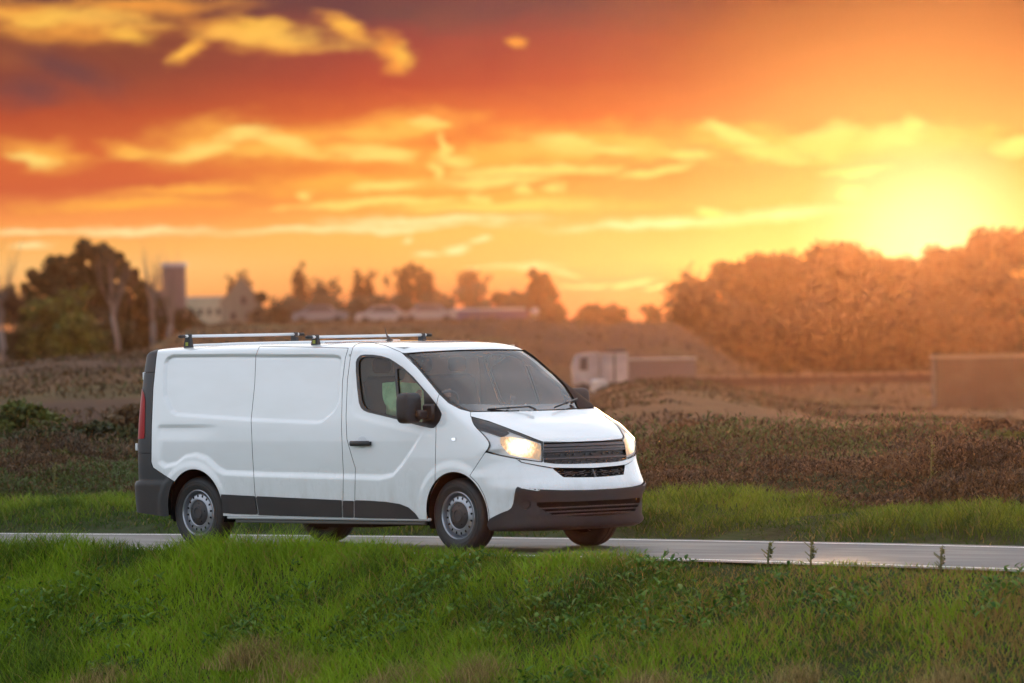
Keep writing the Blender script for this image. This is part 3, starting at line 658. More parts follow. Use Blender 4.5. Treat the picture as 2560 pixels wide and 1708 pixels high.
# ------------------------------------------------------------ grass and weeds
def blades(name, X, Y, Z, H, W, lean, m, tone, droop=.5, label=None, seg=3, stuff=True, leafy=False):
    """many bent blades as one mesh"""
    n = len(X); ang = rng.uniform(0, 2*np.pi, n); la = rng.uniform(0, 2*np.pi, n)
    side = np.stack([np.cos(ang), np.sin(ang), 0*ang], 1); ld = np.stack([np.cos(la), np.sin(la), 0*la], 1)
    V = np.zeros((n, seg*2+1, 3)); base = np.stack([X, Y, Z], 1)
    for k in range(seg):
        s = k/seg; wk = W*(1-s**1.6)*.5 if not leafy else W*.5*np.sin(np.pi*(.12+.75*s))
        c = base + ld*(lean*H*s**2)[:, None] + np.array([0, 0, 1])*(H*(s-droop*lean*s**2*.6))[:, None]
        V[:, 2*k] = c - side*wk[:, None]; V[:, 2*k+1] = c + side*wk[:, None]
    V[:, 2*seg] = base + ld*(lean*H)[:, None] + np.array([0, 0, 1])*(H*(1-droop*lean*.6))[:, None]
    F = []
    for k in range(seg-1):
        a = 2*k; F.append([a, a+1, a+3]); F.append([a, a+3, a+2])
    F.append([2*seg-2, 2*seg-1, 2*seg])
    F = np.array(F); nv = seg*2+1
    FF = (F[None] + (np.arange(n)*nv)[:, None, None]).reshape(-1, 3)
    o = mesh_obj(name, V.reshape(-1, 3), FF, m)
    at_ = o.data.attributes.new('tone', 'FLOAT', 'POINT'); at_.data.foreach_set('value', np.repeat(tone, nv).astype(np.float32))
    if stuff: tag(o, label, 'grass', 'stuff')
    return o
def scatter(n, a0, a1, t0, t1):
    """random places at a in view width and t across the road"""
    a = rng.uniform(a0, a1, n); t = rng.uniform(t0, t1, n)
    # solve for b such that y - yc(x) = t
    b = np.full(n, 55.)
    for _ in range(12):
        x = CAM[0] + a*RH[0] + b*FH[0]; y = CAM[1] + a*RH[1] + b*FH[1]
        b = b - (y - yc(x) - t)/FH[1]*.9
    x = CAM[0] + a*RH[0] + b*FH[0]; y = CAM[1] + a*RH[1] + b*FH[1]
    return x, y, t, a
gm = foliage('grass_leaf', (.016, .052, .004), (.225, .350, .012), (.28, .19, .055), 1.3, .30)
gm2 = foliage('verge_leaf', (.028, .070, .006), (.220, .300, .022), (.20, .17, .05), 1.1, .30)
def clump(x, y, s=1.1, seed=2): return fbm(x, y, s, seed, 3) + .5
# near bank
x, y, t, a = scatter(190000, -8.5, 8.5, -5.9, -1.60)
k = rng.uniform(0, 1, len(x)) < np.where(np.abs(a) < 6.2, 1, .5)*np.interp(t, [-5.9, -5.2, -4.6], [.15, .45, 1.]) * (.35 + 1.0*clump(x, y, .7, 44))
x, y, t, a = x[k], y[k], t[k], a[k]
cc = clump(x, y, 1.5, 7); c2 = clump(x, y, .45, 8)
H = (.04 + .20*cc**1.4 + .16*c2**1.6)*np.where(a > 1.1, np.interp(t, [-2.6, -1.70], [1, .42]), np.interp(t, [-1.95, -1.62], [1, .62]))*np.interp(a, [-6, -2, 1.0, 1.8, 8], [1.15, 1.2, 1.0, .62, .62])*rng.uniform(.55, 1.25, len(x))
cp = clump(x, y, .9, 91); tone = np.clip(-.25 + .55*clump(x, y, 2.2, 92) + .65*cp + .30*rng.uniform(0, 1, len(x)) + .2*c2, 0, .85)
dry_warm = np.interp(a, [-6, 0, 2, 5], [.03, .08, .38, .72])*(.35+1.2*clump(x, y, 1.0, 77)) + np.where(t < -4.9, .35, 0)  # share of dry blades, raised rightward partly to paint in the warm flare
tone = np.where(rng.uniform(0, 1, len(x)) < dry_warm, .95, tone)
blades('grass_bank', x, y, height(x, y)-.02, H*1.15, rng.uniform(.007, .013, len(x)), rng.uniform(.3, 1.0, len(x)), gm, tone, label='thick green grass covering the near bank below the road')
# broad leaves among the near grass
x, y, t, a = scatter(30000, -8, 8, -5.6, -1.95)
k = clump(x, y, .9, 61) > .60
x, y, t, a = x[k], y[k], t[k], a[k]
lf = foliage('broad_leaf', (.034, .090, .010), (.120, .215, .034), (.16, .22, .05), 2., .25)
blades('ground_cover', x, y, height(x, y)+rng.uniform(.02, .14, len(x)), rng.uniform(.03, .085, len(x)), rng.uniform(.018, .042, len(x)), rng.uniform(.8, 1.6, len(x)), lf, rng.uniform(.0, .9, len(x)), label='low broad leaved weeds growing through the near bank grass', leafy=True)
# far verge
x, y, t, a = scatter(80000, -9, 9, 1.95, 5.2)
k = rng.uniform(0, 1, len(x)) < np.interp(t, [1.95, 2.35, 2.9], [.03, .22, 1])
x, y, t, a = x[k], y[k], t[k], a[k]; cc = clump(x, y, 1.2, 17)
blades('verge_grass', x, y, height(x, y)-.02, (.03+.30*cc**1.6)*rng.uniform(.5, 1.25, len(x))*np.interp(t, [2, 2.8], [.5, 1]), rng.uniform(.009, .016, len(x)), rng.uniform(.25, .9, len(x)), gm2, np.where(rng.uniform(0, 1, len(x)) < .06+.25*np.clip(clump(x, y, 1.4, 19)-.45, 0, 1)*3*(a > 1), .95, np.clip(-.2+.55*cc+.4*clump(x, y, .5, 18)+.35*rng.uniform(0, 1, len(x)), 0, .84)*np.interp(t, [2, 3.4], [.35, 1])), label='bright green grass verge along the far side of the road')
# rough weeds on the bank behind
wm = foliage('weed_leaf', (.036, .022, .013), (.165, .095, .044), (.075, .100, .026), .9, .2)
for q, (nn, t0, t1, pat, lab_) in enumerate(((230000, 4.4, 9.5, 2.0, 'tangled brown and green weeds on the bank behind the verge'), (80000, 9.0, 17, 3.0, 'lower brown weeds higher up the bank behind the verge'))):
    x, y, t, a = scatter(nn, -9 - 1.5*q, 9 + 1.5*q, t0, t1)
    cc = clump(x, y, pat, 27+q); cd_ = clump(x, y, .6, 29+q)
    k = rng.uniform(0, 1, len(x)) < np.clip(-.15 + 1.3*cc + .5*cd_, .15, 1)*np.interp(t, [4.4, 5.2], [.35, 1])
    x, y, t, a, cc, cd_ = x[k], y[k], t[k], a[k], cc[k], cd_[k]
    top = np.clip(.02 + .95*cc**2.0*(.15+1.1*cd_), .02, .75)*np.interp(t, [4.4, 5.6], [.4, 1]); hh = rng.uniform(0, 1, len(x))**.8
    tn = np.clip(.10 + .45*clump(x, y, 1.1, 33+q) + .35*rng.uniform(-.5, 1, len(x))*1., 0, .85)
    gr_ = (clump(x, y, 1.5, 31+q) > np.where(a < -1, .50, .60)) & (rng.uniform(0, 1, len(x)) < .75)
    blades('rough_weeds', x, y, height(x, y) + hh*top, rng.uniform(.02, .085, len(x))*(.6+.9*cc), rng.uniform(.006, .024, len(x)), rng.uniform(.2, 2.0, len(x)), wm, np.where(gr_, .95, tn), label=lab_, leafy=True)
# scrub on the farther brown slopes
def scat_far(n, b0, b1, aw):
    b = np.sqrt(rng.uniform(b0**2, b1**2, n)); u = rng.uniform(-aw, aw, n); a = u*b
    return CAM[0]+a*RH[0]+b*FH[0], CAM[1]+a*RH[1]+b*FH[1], a, b
sm = foliage('scrub_leaf', (.040, .024, .012), (.115, .066, .028), (.065, .070, .020), .12, .15)
x, y, a, b = scat_far(60000, 70, 165, .115)
cc = clump(x, y, 5, 37); k = (cc + .35*clump(x, y, 1.5, 39) > .66); x, y, a, b, cc = x[k], y[k], a[k], b[k], cc[k]
blades('field_scrub', x, y, height(x, y)-.02, (.03+.20*cc)*rng.uniform(.2, 1.2, len(x)), rng.uniform(.015, .05, len(x)), rng.uniform(.3, 1.1, len(x)), sm, np.where(rng.uniform(0, 1, len(x)) < .12, .95, .2*cc+.6*rng.uniform(0, 1, len(x))), label='dry brown scrub covering the field behind the bank', leafy=True)
x, y, a, b = scat_far(16000, 240, 310, .12)
blades('hill_grass', x, y, height(x, y)-.05, rng.uniform(.08, .32, len(x)), rng.uniform(.05, .2, len(x)), rng.uniform(.3, 1.1, len(x)), sm, rng.uniform(0, .9, len(x)), label='dry grass on the distant mound', leafy=True, seg=2)

# ------------------------------------------------------------ the van
matt_bk = mat('matt_black', (.010, .008, .009), .75, spec=.12)
van = thing('cargo_van', 'white panel van with dark bumpers and two roof bars driving with headlights on', 'van')
GAP = .0024
BV, BN, BF, _ = body_half()
def fld(nm, V, N):
    s = sdist(POLY[nm], .714*V[:, 0] + .7*V[:, 1], V[:, 2])
    if nm != 'REARB': s = np.where((.7*N[:, 0] - .714*N[:, 1] < -.35) | (V[:, 0] < -.86), 1., s)
    return s
class S:
    """a piece of the right half of the body skin"""
    def __init__(s, V, N, F): s.V, s.N, s.F = V, N, F
    def cut(s, f):
        if callable(f): f = f(s.V, s.N)
        return S(*clip(s.V, s.N, s.F, f))
    def inside(s, nm, g=0.): return s.cut(fld(nm, s.V, s.N) + g)
    def outside(s, nm, g=0.): return s.cut(g - fld(nm, s.V, s.N))
    def mir(s): return S(*mirror(s.V, s.N, s.F))
def skin(pieces, nm, m, parent, off=0., thick=.012, warp=None):
    """one mesh out of pieces of skin, pushed out by off, with its edges turned in by thick"""
    AV, AN, AF = [], [], []; base = 0
    for p in pieces:
        o = off(p.V, p.N)[:, None] if callable(off) else off
        V = p.V + p.N*o; N = p.N; F = p.F
        if len(F) == 0: continue
        AV.append(V); AN.append(N); AF.append(F + base); base += len(V)
        if thick > 0:
            e = np.vstack([F[:, [0, 1]], F[:, [1, 2]], F[:, [2, 0]]])
            key = np.sort(e, 1); _, inv, cnt = np.unique(key, axis=0, return_inverse=True, return_counts=True)
            be = e[cnt[inv.ravel()] == 1]
            be = be[~((np.abs(V[be[:, 0], 1]) < .0015) & (np.abs(V[be[:, 1], 1]) < .0015))]
            a, b = V[be[:, 0]], V[be[:, 1]]
            a2, b2 = a - N[be[:, 0]]*thick, b - N[be[:, 1]]*thick
            n = np.cross(b - a, -N[be[:, 0]]); n /= np.maximum(np.linalg.norm(n, axis=1, keepdims=True), 1e-9)
            k = len(a); i = np.arange(k)
            AV.append(np.vstack([a, b, a2, b2])); AN.append(np.vstack([n, n, n, n]))
            AF.append(np.vstack([np.stack([i+k, i, i+2*k], 1), np.stack([i+k, i+2*k, i+3*k], 1)]) + base); base += 4*k
    if not AV: print('EMPTY', nm); return None
    V = np.vstack(AV)
    return mesh_obj(nm, V, np.vstack(AF), m, parent, True, np.vstack(AN))

ARCH = ((.035, .385, .372), (3.53, .352, .388))
def archf(V, N):
    s = np.full(len(V), -1.)
    for cx, cz, r in ARCH:
        s = np.maximum(s, r - np.hypot(V[:, 0]-cx, np.maximum(V[:, 2]-cz, 0)))
    return s
def zbot(x): return np.interp(x, [-.95, -.40, -.30, 3.3, 3.8, 3.95, 4.6], [.355, .305, .318, .305, .24, .205, .19])
rem = S(BV, BN, BF).cut(archf).cut(lambda V, N: zbot(V[:, 0]) - V[:, 2])
full_hi = rem
P_ = {}
for nm, g in (('WSOUT', .001), ('WINOUT', 0), ('HEADLIGHT', GAP*.8), ('BLACKB', .0015), ('GRILLE', .002), ('LGRILLE', .001), ('BAR', .001), ('BONNET', GAP), ('BUMPER', GAP), ('REARB', .002), ('CLQ', 0), ('CLS', 0), ('CLP', 0), ('CLD', 0), ('FDOOR', GAP), ('SDOOR', GAP)):
    P_[nm] = rem.inside(nm, g); rem = rem.outside(nm, g)
def both(p): return [p, p.mir()]
def sides(p, nm, m, parent, **k):
    return skin([p], nm, m, parent, **k), skin([p.mir()], nm, m, parent, **k)
body = skin(both(rem), 'body', white, van, thick=.02)
# inner lining keeps the gaps and the cabin dark
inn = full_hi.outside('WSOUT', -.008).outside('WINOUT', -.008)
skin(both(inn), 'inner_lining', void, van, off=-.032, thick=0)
skin(both(P_['BONNET']), 'bonnet', white, van)
bumper = skin(both(P_['BUMPER']), 'front_bumper', white, van)
trim = skin(both(P_['BAR']), 'grille_trim', mat('white_trim', (.72, .73, .74), .2, coat=1.), van, off=lambda V, N: .010 + 0*V[:, 0], thick=.025)
doorR, doorL = sides(P_['FDOOR'], 'front_door', white, van)
sdR, sdL = sides(P_['SDOOR'], 'sliding_door', white, van)
for nm, par in (('CLQ', (body, body)), ('CLS', (sdR, sdL)), ('CLP', (body, body)), ('CLD', (doorR, doorL))):
    q = P_[nm]
    skin([q], 'cladding', clad_pl, par[0], off=.007, thick=.03); skin([q.mir()], 'cladding', clad_pl, par[1], off=.007, thick=.03)
# rear corner trim with tail lamp
rc = P_['REARB']
low = rc.cut(lambda V, N: V[:, 2] - .905); mid = rc.cut(lambda V, N: np.maximum(.910 - V[:, 2], V[:, 2] - 1.678)); hi_ = rc.cut(lambda V, N: 1.684 - V[:, 2])
edge = lambda V, N: np.maximum(V[:, 1] + .62, -9)       # only the corner, the rear doors stay white
rearp = lambda V, N: np.maximum(.0, 0)
rb = low.cut(lambda V, N: np.where(V[:, 2] > .62, V[:, 1] + .70, -1.))
ledge = lambda V, N: .004 + .016*sstep(.640, .625, V[:, 2])
for q in (rb, rb.mir()): skin([q], 'rear_bumper', clad_pl, van, off=ledge, thick=.02)
midc = mid.cut(edge); tl = midc.inside('TAIL'); midc = midc.outside('TAIL')
for mm in (0, 1):
    f = (lambda p: p.mir()) if mm else (lambda p: p)
    par = skin([f(midc)], 'corner_trim', clad_pl, van, off=.004)
    skin([f(tl)], 'tail_light', redl, van, off=.008)
    skin([f(hi_.cut(edge))], 'corner_trim', clad_pl, van, off=.004)
    sy = -1 if not mm else 1
    MB().box((-.842, sy*.80, 1.645), (.035, .02, .075), bev=.006).build('hinge', white, van)
    MB().box((-.858, sy*.90, .965), (.03, .02, .07), bev=.006).build('hinge', white, van)
rdoor = S(BV, BN, BF).cut(lambda V, N: np.maximum(V[:, 0] + .80, np.maximum(.60 - V[:, 2], -1))).cut(lambda V, N: -.62 - V[:, 1])
skin([rdoor], 'rear_door', white, van, off=-.002); skin([rdoor.mir()], 'rear_door', white, van, off=-.002)

# windscreen
ws = P_['WSOUT']
gl = ws.inside('GLASS', .004); frm = ws.outside('GLASS', .004)
FPZ = np.array(sorted(POLY['FARPILLAR']))
farf = lambda V, N: V[:, 1] - np.interp(V[:, 2], FPZ[:, 0], FPZ[:, 1])     # left side: the cover of the pillar is broad
wl = ws.mir(); glL = S(*gl.mir().cut(farf).__dict__.values()) if 0 else gl.mir().cut(farf)
wm = skin([gl, glL], 'windscreen', wind, van, off=-.004, thick=0)
fL = wl.cut(lambda V, N: -np.minimum(farf(V, N), 9) if 0 else np.where(fld('GLASS', V*np.array([1, -1, 1]), N*np.array([1, -1, 1])) > 0, -1., -farf(V, N)))
skin([frm], 'windscreen_surround', gloss_bk, van, off=.002, thick=.02)
skin([wl.cut(lambda V, N: -farf(V, N))], 'pillar_cover', matt_bk, van, off=.010, thick=.02)
top_band = gl.cut(lambda V, N: 1.862 - V[:, 2]); bot = gl.cut(lambda V, N: V[:, 2] - 1.333 - .02*sstep(-.3, -.75, V[:, 1]))
cowl = mat('windscreen_print', (.022, .020, .024), .10, coat=1.)
skin([bot, bot.mir().cut(farf)], 'windscreen_band', cowl, van, off=-.001, thick=0)
skin([top_band, top_band.mir().cut(farf)], 'windscreen_band', cowl, van, off=-.001, thick=0)
# side windows: rubber frame, sliding pane, quarter pane, sail panel
wo = P_['WINOUT']
w1 = wo.inside('WIN1'); w2 = wo.inside('WIN2'); wf = wo.outside('WIN1').outside('WIN2')
sideoff = lambda V, N: .004 + 0*V[:, 0]
for k, par in ((0, doorR), (1, doorL)):
    f = (lambda p: p.mir()) if k else (lambda p: p)
    wn = skin([f(wf)], 'window_frame', seal, par, off=.003, thick=.022)
    skin([f(w1)], 'window_pane', sideg, par, off=-.012, thick=0)
    skin([f(w2)], 'window_pane', sideg, par, off=-.012, thick=0)

# grille
gr = P_['GRILLE']
groot = skin(both(gr), 'grille', mat('grille_black', (.016, .013, .015), .45), van, off=-.022, thick=0)
slat = mat('grille_slat', (.060, .050, .056), .28)
def band(piece, zc, h, curve=0.): return piece.cut(lambda V, N: np.abs(V[:, 2] - zc - curve*V[:, 1]**2) - h)
for zc, h in ((.965, .013), (.934, .010), (.912, .008), (.846, .0075), (.780, .005)):
    q = band(gr, zc, h); skin(both(q), 'slat', slat, groot, off=-.002, thick=.018)
def hexline(piece, zc, amp, ph, par):
    def g(V, N):
        x = (np.abs(V[:, 1])/.155 + ph) % 1.0
        tr = np.clip(np.minimum(x, 1-x)*5 - .7, 0, 1)
        a = np.abs(V[:, 2] - (zc + amp*tr)) - .0028
        b = np.abs(V[:, 2] - (zc - amp*tr)) - .0028
        return np.minimum(a, b)
    skin(both(piece.cut(g)), 'honeycomb', slat, par, off=-.008, thick=.010)
hexline(gr, .880, .012, .0, groot); hexline(gr, .813, .014, .5, groot)
lg = P_['LGRILLE']
lroot = skin(both(lg), 'lower_grille', void, van, off=-.02, thick=0)
hexline(lg, .725, .011, 0., lroot); hexline(lg, .697, .011, .5, lroot)
skin(both(lg.cut(lambda V, N: np.abs(V[:, 1]) - .012)), 'slat', slat, lroot, off=-.006, thick=.01)
# lower bumper in black plastic: air intake, round fog lamp blanks, daytime lamps
bb = P_['BLACKB']
def lip(V, N): return .004 + .020*np.exp(-((V[:, 2]-.262)/.030)**2) + .012*sstep(.50, .53, V[:, 2])
solid = bb.outside('INTAKE').outside('DRL').outside('FOG')
broot = skin(both(solid), 'lower_bumper', clad_pl, van, off=lip, thick=.035)
it = bb.inside('INTAKE')
skin(both(it), 'air_intake', void, broot, off=-.035, thick=0)
for zc in (.404, .368, .336): skin(both(band(it, zc, .0055, -.01)), 'slat', slat, broot, off=.002, thick=.02)
for f in ((lambda p: p), (lambda p: p.mir())):
    skin([f(bb.inside('FOG'))], 'fog_lamp_blank', clad_pl, broot, off=-.018, thick=0)
    d = bb.inside('DRL')
    skin([f(d)], 'daytime_lamp', silver, broot, off=.022, thick=.02)
    dd = d.cut(lambda V, N: np.minimum(1, np.abs(((.714*V[:, 0]+.7*V[:, 1])*26) % 1 - .5) - .22)).cut(lambda V, N: sdist(POLY['DRL'], .714*V[:, 0]+.7*V[:, 1], V[:, 2]) + .005)
    if len(dd.F): skin([f(dd)], 'daytime_lamp_cell', gloss_bk, broot, off=.024, thick=0)
# headlamps
hl = P_['HEADLIGHT']
lampm = bpy.data.materials.new('lit_lamp'); lampm.use_nodes = True
t_ = NT(lampm.node_tree); b_ = lampm.node_tree.nodes['Principled BSDF']
g_ = t_.n('ShaderNodeNewGeometry').outputs['Position']
def lamp_mat():
    pos = t_.v('MULTIPLY', g_, (1, 1, 1))
    ay = t_.n('ShaderNodeSeparateXYZ', {0: g_}).outputs
    # glow of bulb and reflector painted into the emission: bright core, amber fringe
    q = t_.n('ShaderNodeCombineXYZ', {0: t_.m('ADD', t_.m('MULTIPLY', ay[0], .714), t_.m('MULTIPLY', t_.m('ABSOLUTE', ay[1]), -.7)), 1: 0., 2: ay[2]}).outputs[0]
    c0 = (LAMPC[0], 0, LAMPC[1])
    d = t_.v('LENGTH', t_.v('MULTIPLY', t_.v('SUBTRACT', q, c0), (1., 1, 1.25)))
    nz = t_.n('ShaderNodeTexNoise', {'Vector': t_.v('MULTIPLY', q, (1., 1, .55)), 'Scale': 38., 'Detail': 3., 'Distortion': 1.2}).outputs[0]
    f = t_.m('ADD', t_.mr(d, .25, .0), t_.m('MULTIPLY', t_.m('SUBTRACT', nz, .5), .9))
    c = t_.ramp(f, [(0., (.34, .22, .12)), (.30, (.70, .36, .13)), (.48, (1.2, .70, .30)), (.66, (1.4, 1.15, .75)), (1., (1.8, 1.7, 1.4))])
    lampm.node_tree.links.new(c, b_.inputs['Emission Color']); b_.inputs['Emission Strength'].default_value = 1.0
    b_.inputs['Base Color'].default_value = (.25, .22, .2, 1); b_.inputs['Roughness'].default_value = .2
_lp = np.array(POLY['LAMP']); LAMPC = (_lp[:, 0].mean() - .01, _lp[:, 1].mean() + .005)
lamp_mat()
darkp = mat('lamp_dark_bezel', (.045, .045, .055), .18, coat=1.)
for k in (0, 1):
    f = (lambda p: p.mir()) if k else (lambda p: p)
    hroot = skin([f(hl)], 'headlight', silver, van, off=-.016, thick=0)
    skin([f(hl.inside('LAMP'))], 'lamp_reflector', lampm, hroot, off=-.013, thick=.0)
    skin([f(hl.inside('LAMPDARK'))], 'lamp_bezel', darkp, hroot, off=-.009, thick=.005)
    rim = hl.cut(lambda V, N: -.009 - fld('HEADLIGHT', V, N))
    skin([f(rim)], 'lamp_seal', gloss_bk, hroot, off=-.004, thick=.01)
    skin([f(hl)], 'lens', lens, hroot, off=.001, thick=0)
    for z0 in (.962, .972, .982, .992): 
        q = hl.cut(lambda V, N: np.maximum(np.abs(V[:, 2]-z0) - .0016, np.maximum(.714*V[:, 0]+.7*V[:, 1] - 2.305, 2.235 - (.714*V[:, 0]+.7*V[:, 1]))))
        if len(q.F): skin([f(q)], 'lamp_ridge', darkp, hroot, off=-.012, thick=0)
for k, q in enumerate(both(S(BV, BN, BF).inside('REPEAT'))): skin([q], 'side_repeater', chrome, van, off=.006, thick=.01)

# door furniture
def ysurf(x, z): return Wf(np.array(z)) - side_disp(np.array([x]), np.array([z]))[0]
for sy, par in ((-1, doorR), (1, doorL)):
    yy = float(ysurf(2.3, 1.0))
    h = MB().box((2.318, sy*(yy+.034), .999), (.272, .024, .048), bev=.012).box((2.22, sy*(yy+.012), .999), (.04, .04, .034)).box((2.42, sy*(yy+.012), .999), (.04, .04, .034)).build('door_handle', black_pl, par)
    autosmooth(h, 50)
    cup = MB(); cup.ball((2.318, sy*(yy-.0), 1.012), (.068, .006, .058), 20, 10); c = cup.build('handle_cup', mat('cup_paint', (.62, .65, .68), .35), par, True)
    # mirror: housing that faces forward, short arm, sail foot
    mcx, mcz = 3.085, 1.325
    m1 = MB(); m1.ball((0, 0, 0), (.070, .128, .142), 28, 16, .45)
    R_ = np.array(Matrix.Rotation(math.radians(-8*sy), 3, 'Z'))
    m1.V = [tuple(R_ @ np.array(v) + (mcx, sy*1.105, mcz)) for v in m1.V]
    mo = m1.build('side_mirror', black_pl, van, True)
    a1 = MB().box((mcx+.075, sy*1.00, mcz-.062), (.075, .17, .085), bev=.018).box((mcx+.105, sy*.945, mcz-.045), (.15, .06, .16), bev=.02)
    autosmooth(a1.build('mirror_arm', black_pl, mo), 40)
    MB().box((mcx-.052, sy*1.105, mcz), (.006, .17, .20), bev=.003).build('mirror_glass', chrome, mo)
# silver sill and underside
for sy in (-1, 1):
    s_ = MB().box((1.80, sy*.925, .300), (2.72, .045, .028), bev=.010).build('sill', mat('sill_paint', (.50, .54, .55), .3, coat=.5), van)
    MB().box((1.80, sy*.895, .268), (2.55, .04, .035), bev=.008).build('sill_flange', mat('sill_grime', (.10, .105, .10), .6), van)
    # wheel arch liners
    for cx, cz, r in ARCH:
        V = []; F = []
        na = 28
        for i in range(na+1):
            a = -0.35 + (math.pi+.70)*i/na
            for (yy, rr) in ((.935, r+.004), (.90, r+.010), (.60, r+.02)):
                V.append((cx+rr*math.cos(a), sy*yy, max(cz+rr*math.sin(a), .12)))
        for i in range(na):
            for j in range(2): F.append((i*3+j, i*3+j+1, (i+1)*3+j+1, (i+1)*3+j))
        b0 = len(V); V.append((cx, sy*.60, cz)); 
        for i in range(na): F.append((b0, i*3+2, (i+1)*3+2))
        mesh_obj('wheel_arch', V, F, void, van, False)
ub = MB().box((1.75, 0, .36), (5.0, 1.15, .20)).box((1.75, 0, .33), (2.55, 1.74, .09)).box((4.02, 0, .27), (.5, 1.35, .10)).box((-.62, 0, .38), (.42, 1.5, .12))
ub.tube([(3.3, .2, .24), (1.2, .3, .22), (.2, .45, .24), (-.8, .45, .26)], .035, 8).box((.75, .35, .25), (.7, .35, .14), bev=.04).box((1.6, -.35, .27), (.9, .5, .13), bev=.03)
ub.box((0, 0, .33), (.12, 1.5, .10)).box((3.5, 0, .30), (.3, 1.3, .08))
ub.build('underbody', undr, van)

# wheels
def wheel(x, sy, steer=0.):
    w_ = bpy.data.objects.new('wheel', None); COL.objects.link(w_); w_.parent = van; w_.location = (x, sy*.815, .338); w_.rotation_euler = (0, 0, steer)
    s_ = sy
    R = .343; hw = .104
    prof = [(.214, .070), (.222, .092), (.245, .103), (.275, .106), (.305, .102), (.325, .088), (.338, .072), (R, .050), (R+.001, .030), (R-.004, .028), (R-.004, .022), (R+.001, .020), (R+.002, 0)]
    prof = prof + [(r, -h) for r, h in prof[-2::-1]]
    ty = MB().lathe([(r, s_*h) for r, h in prof], n=72)
    for q in (.262, .291): ty.lathe([(q-.002, s_*.1040), (q, s_*.1078), (q+.002, s_*.1040)], n=72)
    tyo = ty.build('tyre', rubber, w_, True); autosmooth(tyo, 28)
    rp = [(.217, .078), (.221, .090), (.214, .094), (.206, .086), (.202, .060), (.196, .030), (.190, .022), (.184, .030), (.181, .052), (.174, .066), (.160, .072), (.146, .072), (.135, .078), (.128, .082), (.121, .076), (.116, .060), (.110, .05)]
    ro = MB().lathe([(r, s_*h) for r, h in rp], n=96).build('rim', steel, w_, True); autosmooth(ro, 30)
    hol = MB()
    for k in range(16):
        a = 2*math.pi*(k+.3)/16
        c = (.161*math.cos(a), s_*.0715, .161*math.sin(a))
        Rm = np.array(Matrix.Rotation(-a, 3, 'Y'))
        b = MB().ball((0, 0, 0), (.015, .0035, .0105), 12, 6)
        hol.add([Rm @ np.array(v) + c for v in b.V], b.F)
    hol.build('rim_slots', void, w_, True)
    cp = [(.126, .060), (.122, .072), (.112, .080), (.090, .088), (.062, .092), (.058, .098), (.050, .100), (.046, .094), (.0, .094)]
    co = MB().lathe([(r, s_*h) for r, h in cp], n=48).build('hub_cap', black_pl, w_, True); autosmooth(co, 25)
    pk = MB()
    for k in range(5):
        a = 2*math.pi*(k+.15)/5
        pk.ball((.088*math.cos(a), s_*.085, .088*math.sin(a)), (.009, .005, .009), 10, 6)
    pk.build('wheel_nuts', void, w_, True)
    dk = MB().lathe([(.0, s_*.01), (.19, s_*.01), (.196, s_*.03)], n=40).build('brake_disc', undr, w_, False)
for x, sy, st in ((.0, -1, 0), (.0, 1, 0), (3.498, -1, math.radians(-2.0)), (3.498, 1, math.radians(-2.0))): wheel(x, sy, st)

# roof bars, aerial
lab = mat('foot_label', (.30, .34, .04), .5)
for bx, bz in ((-.312, 2.020), (1.45, 1.990)):
    r_ = bpy.data.objects.new('roof_bar', None); COL.objects.link(r_); r_.parent = van; r_.location = (bx, 0, 0)
    b = MB().box((0, 0, bz), (.052, 1.50, .028), bev=.010); autosmooth(b.build('bar', alu, r_), 50)
    for sy in (-1, 1):
        autosmooth(MB().box((0, sy*.785, bz), (.056, .075, .032), bev=.013).build('end_cap', black_pl, r_), 50)
        ztop = bz - .004; zb = 1.890
        ft = MB().box((0, sy*.700, (ztop+zb)/2), (.105, .045, ztop-zb), taper=(.58, .7)).box((0, sy*.700, bz), (.060, .050, .042), bev=.008)
        autosmooth(ft.build('bar_foot', black_pl, r_), 30)
        MB().box((.0, sy*.7235, zb+.055), (.034, .004, .034)).build('label', lab, r_)
    tb = MB()
an = MB().tube([(1.72, 0, 1.935), (1.725, 0, 1.95), (1.715, 0, 1.965), (1.695, 0, 1.985), (1.672, 0, 2.035), (1.665, 0, 2.065)], [.040, .030, .017, .009, .004, .0025], 10); an.build('aerial', black_pl, van, True)
ribs = MB()
for k in range(5):
    y0 = -.50 + .25*k
    ribs.tube([(-.55, y0, 1.930), (.2, y0, 1.941 - .0), (1.0, y0, 1.943), (1.35, y0, 1.940)], .012, 8)
ro = ribs.build('roof_ribs', white, body, True)

# wipers
blk = mat('wiper_black', (.018, .016, .018), .35)
def wipe(p0, p1, p2):
    m = MB().tube([p0, p1], .008, 6).tube([p1, p2], .010, 6)
    mid_ = (np.array(p0)+np.array(p1))/2
    m.box(mid_, (.03, .03, .02), bev=.004); m.build('wiper', blk, van, True)
wipe((3.62, -.62, 1.302), (3.700, -.16, 1.315), (3.75, -.12, 1.285))
wipe((3.715, .16, 1.300), (3.585, .60, 1.372), (3.60, .50, 1.33))

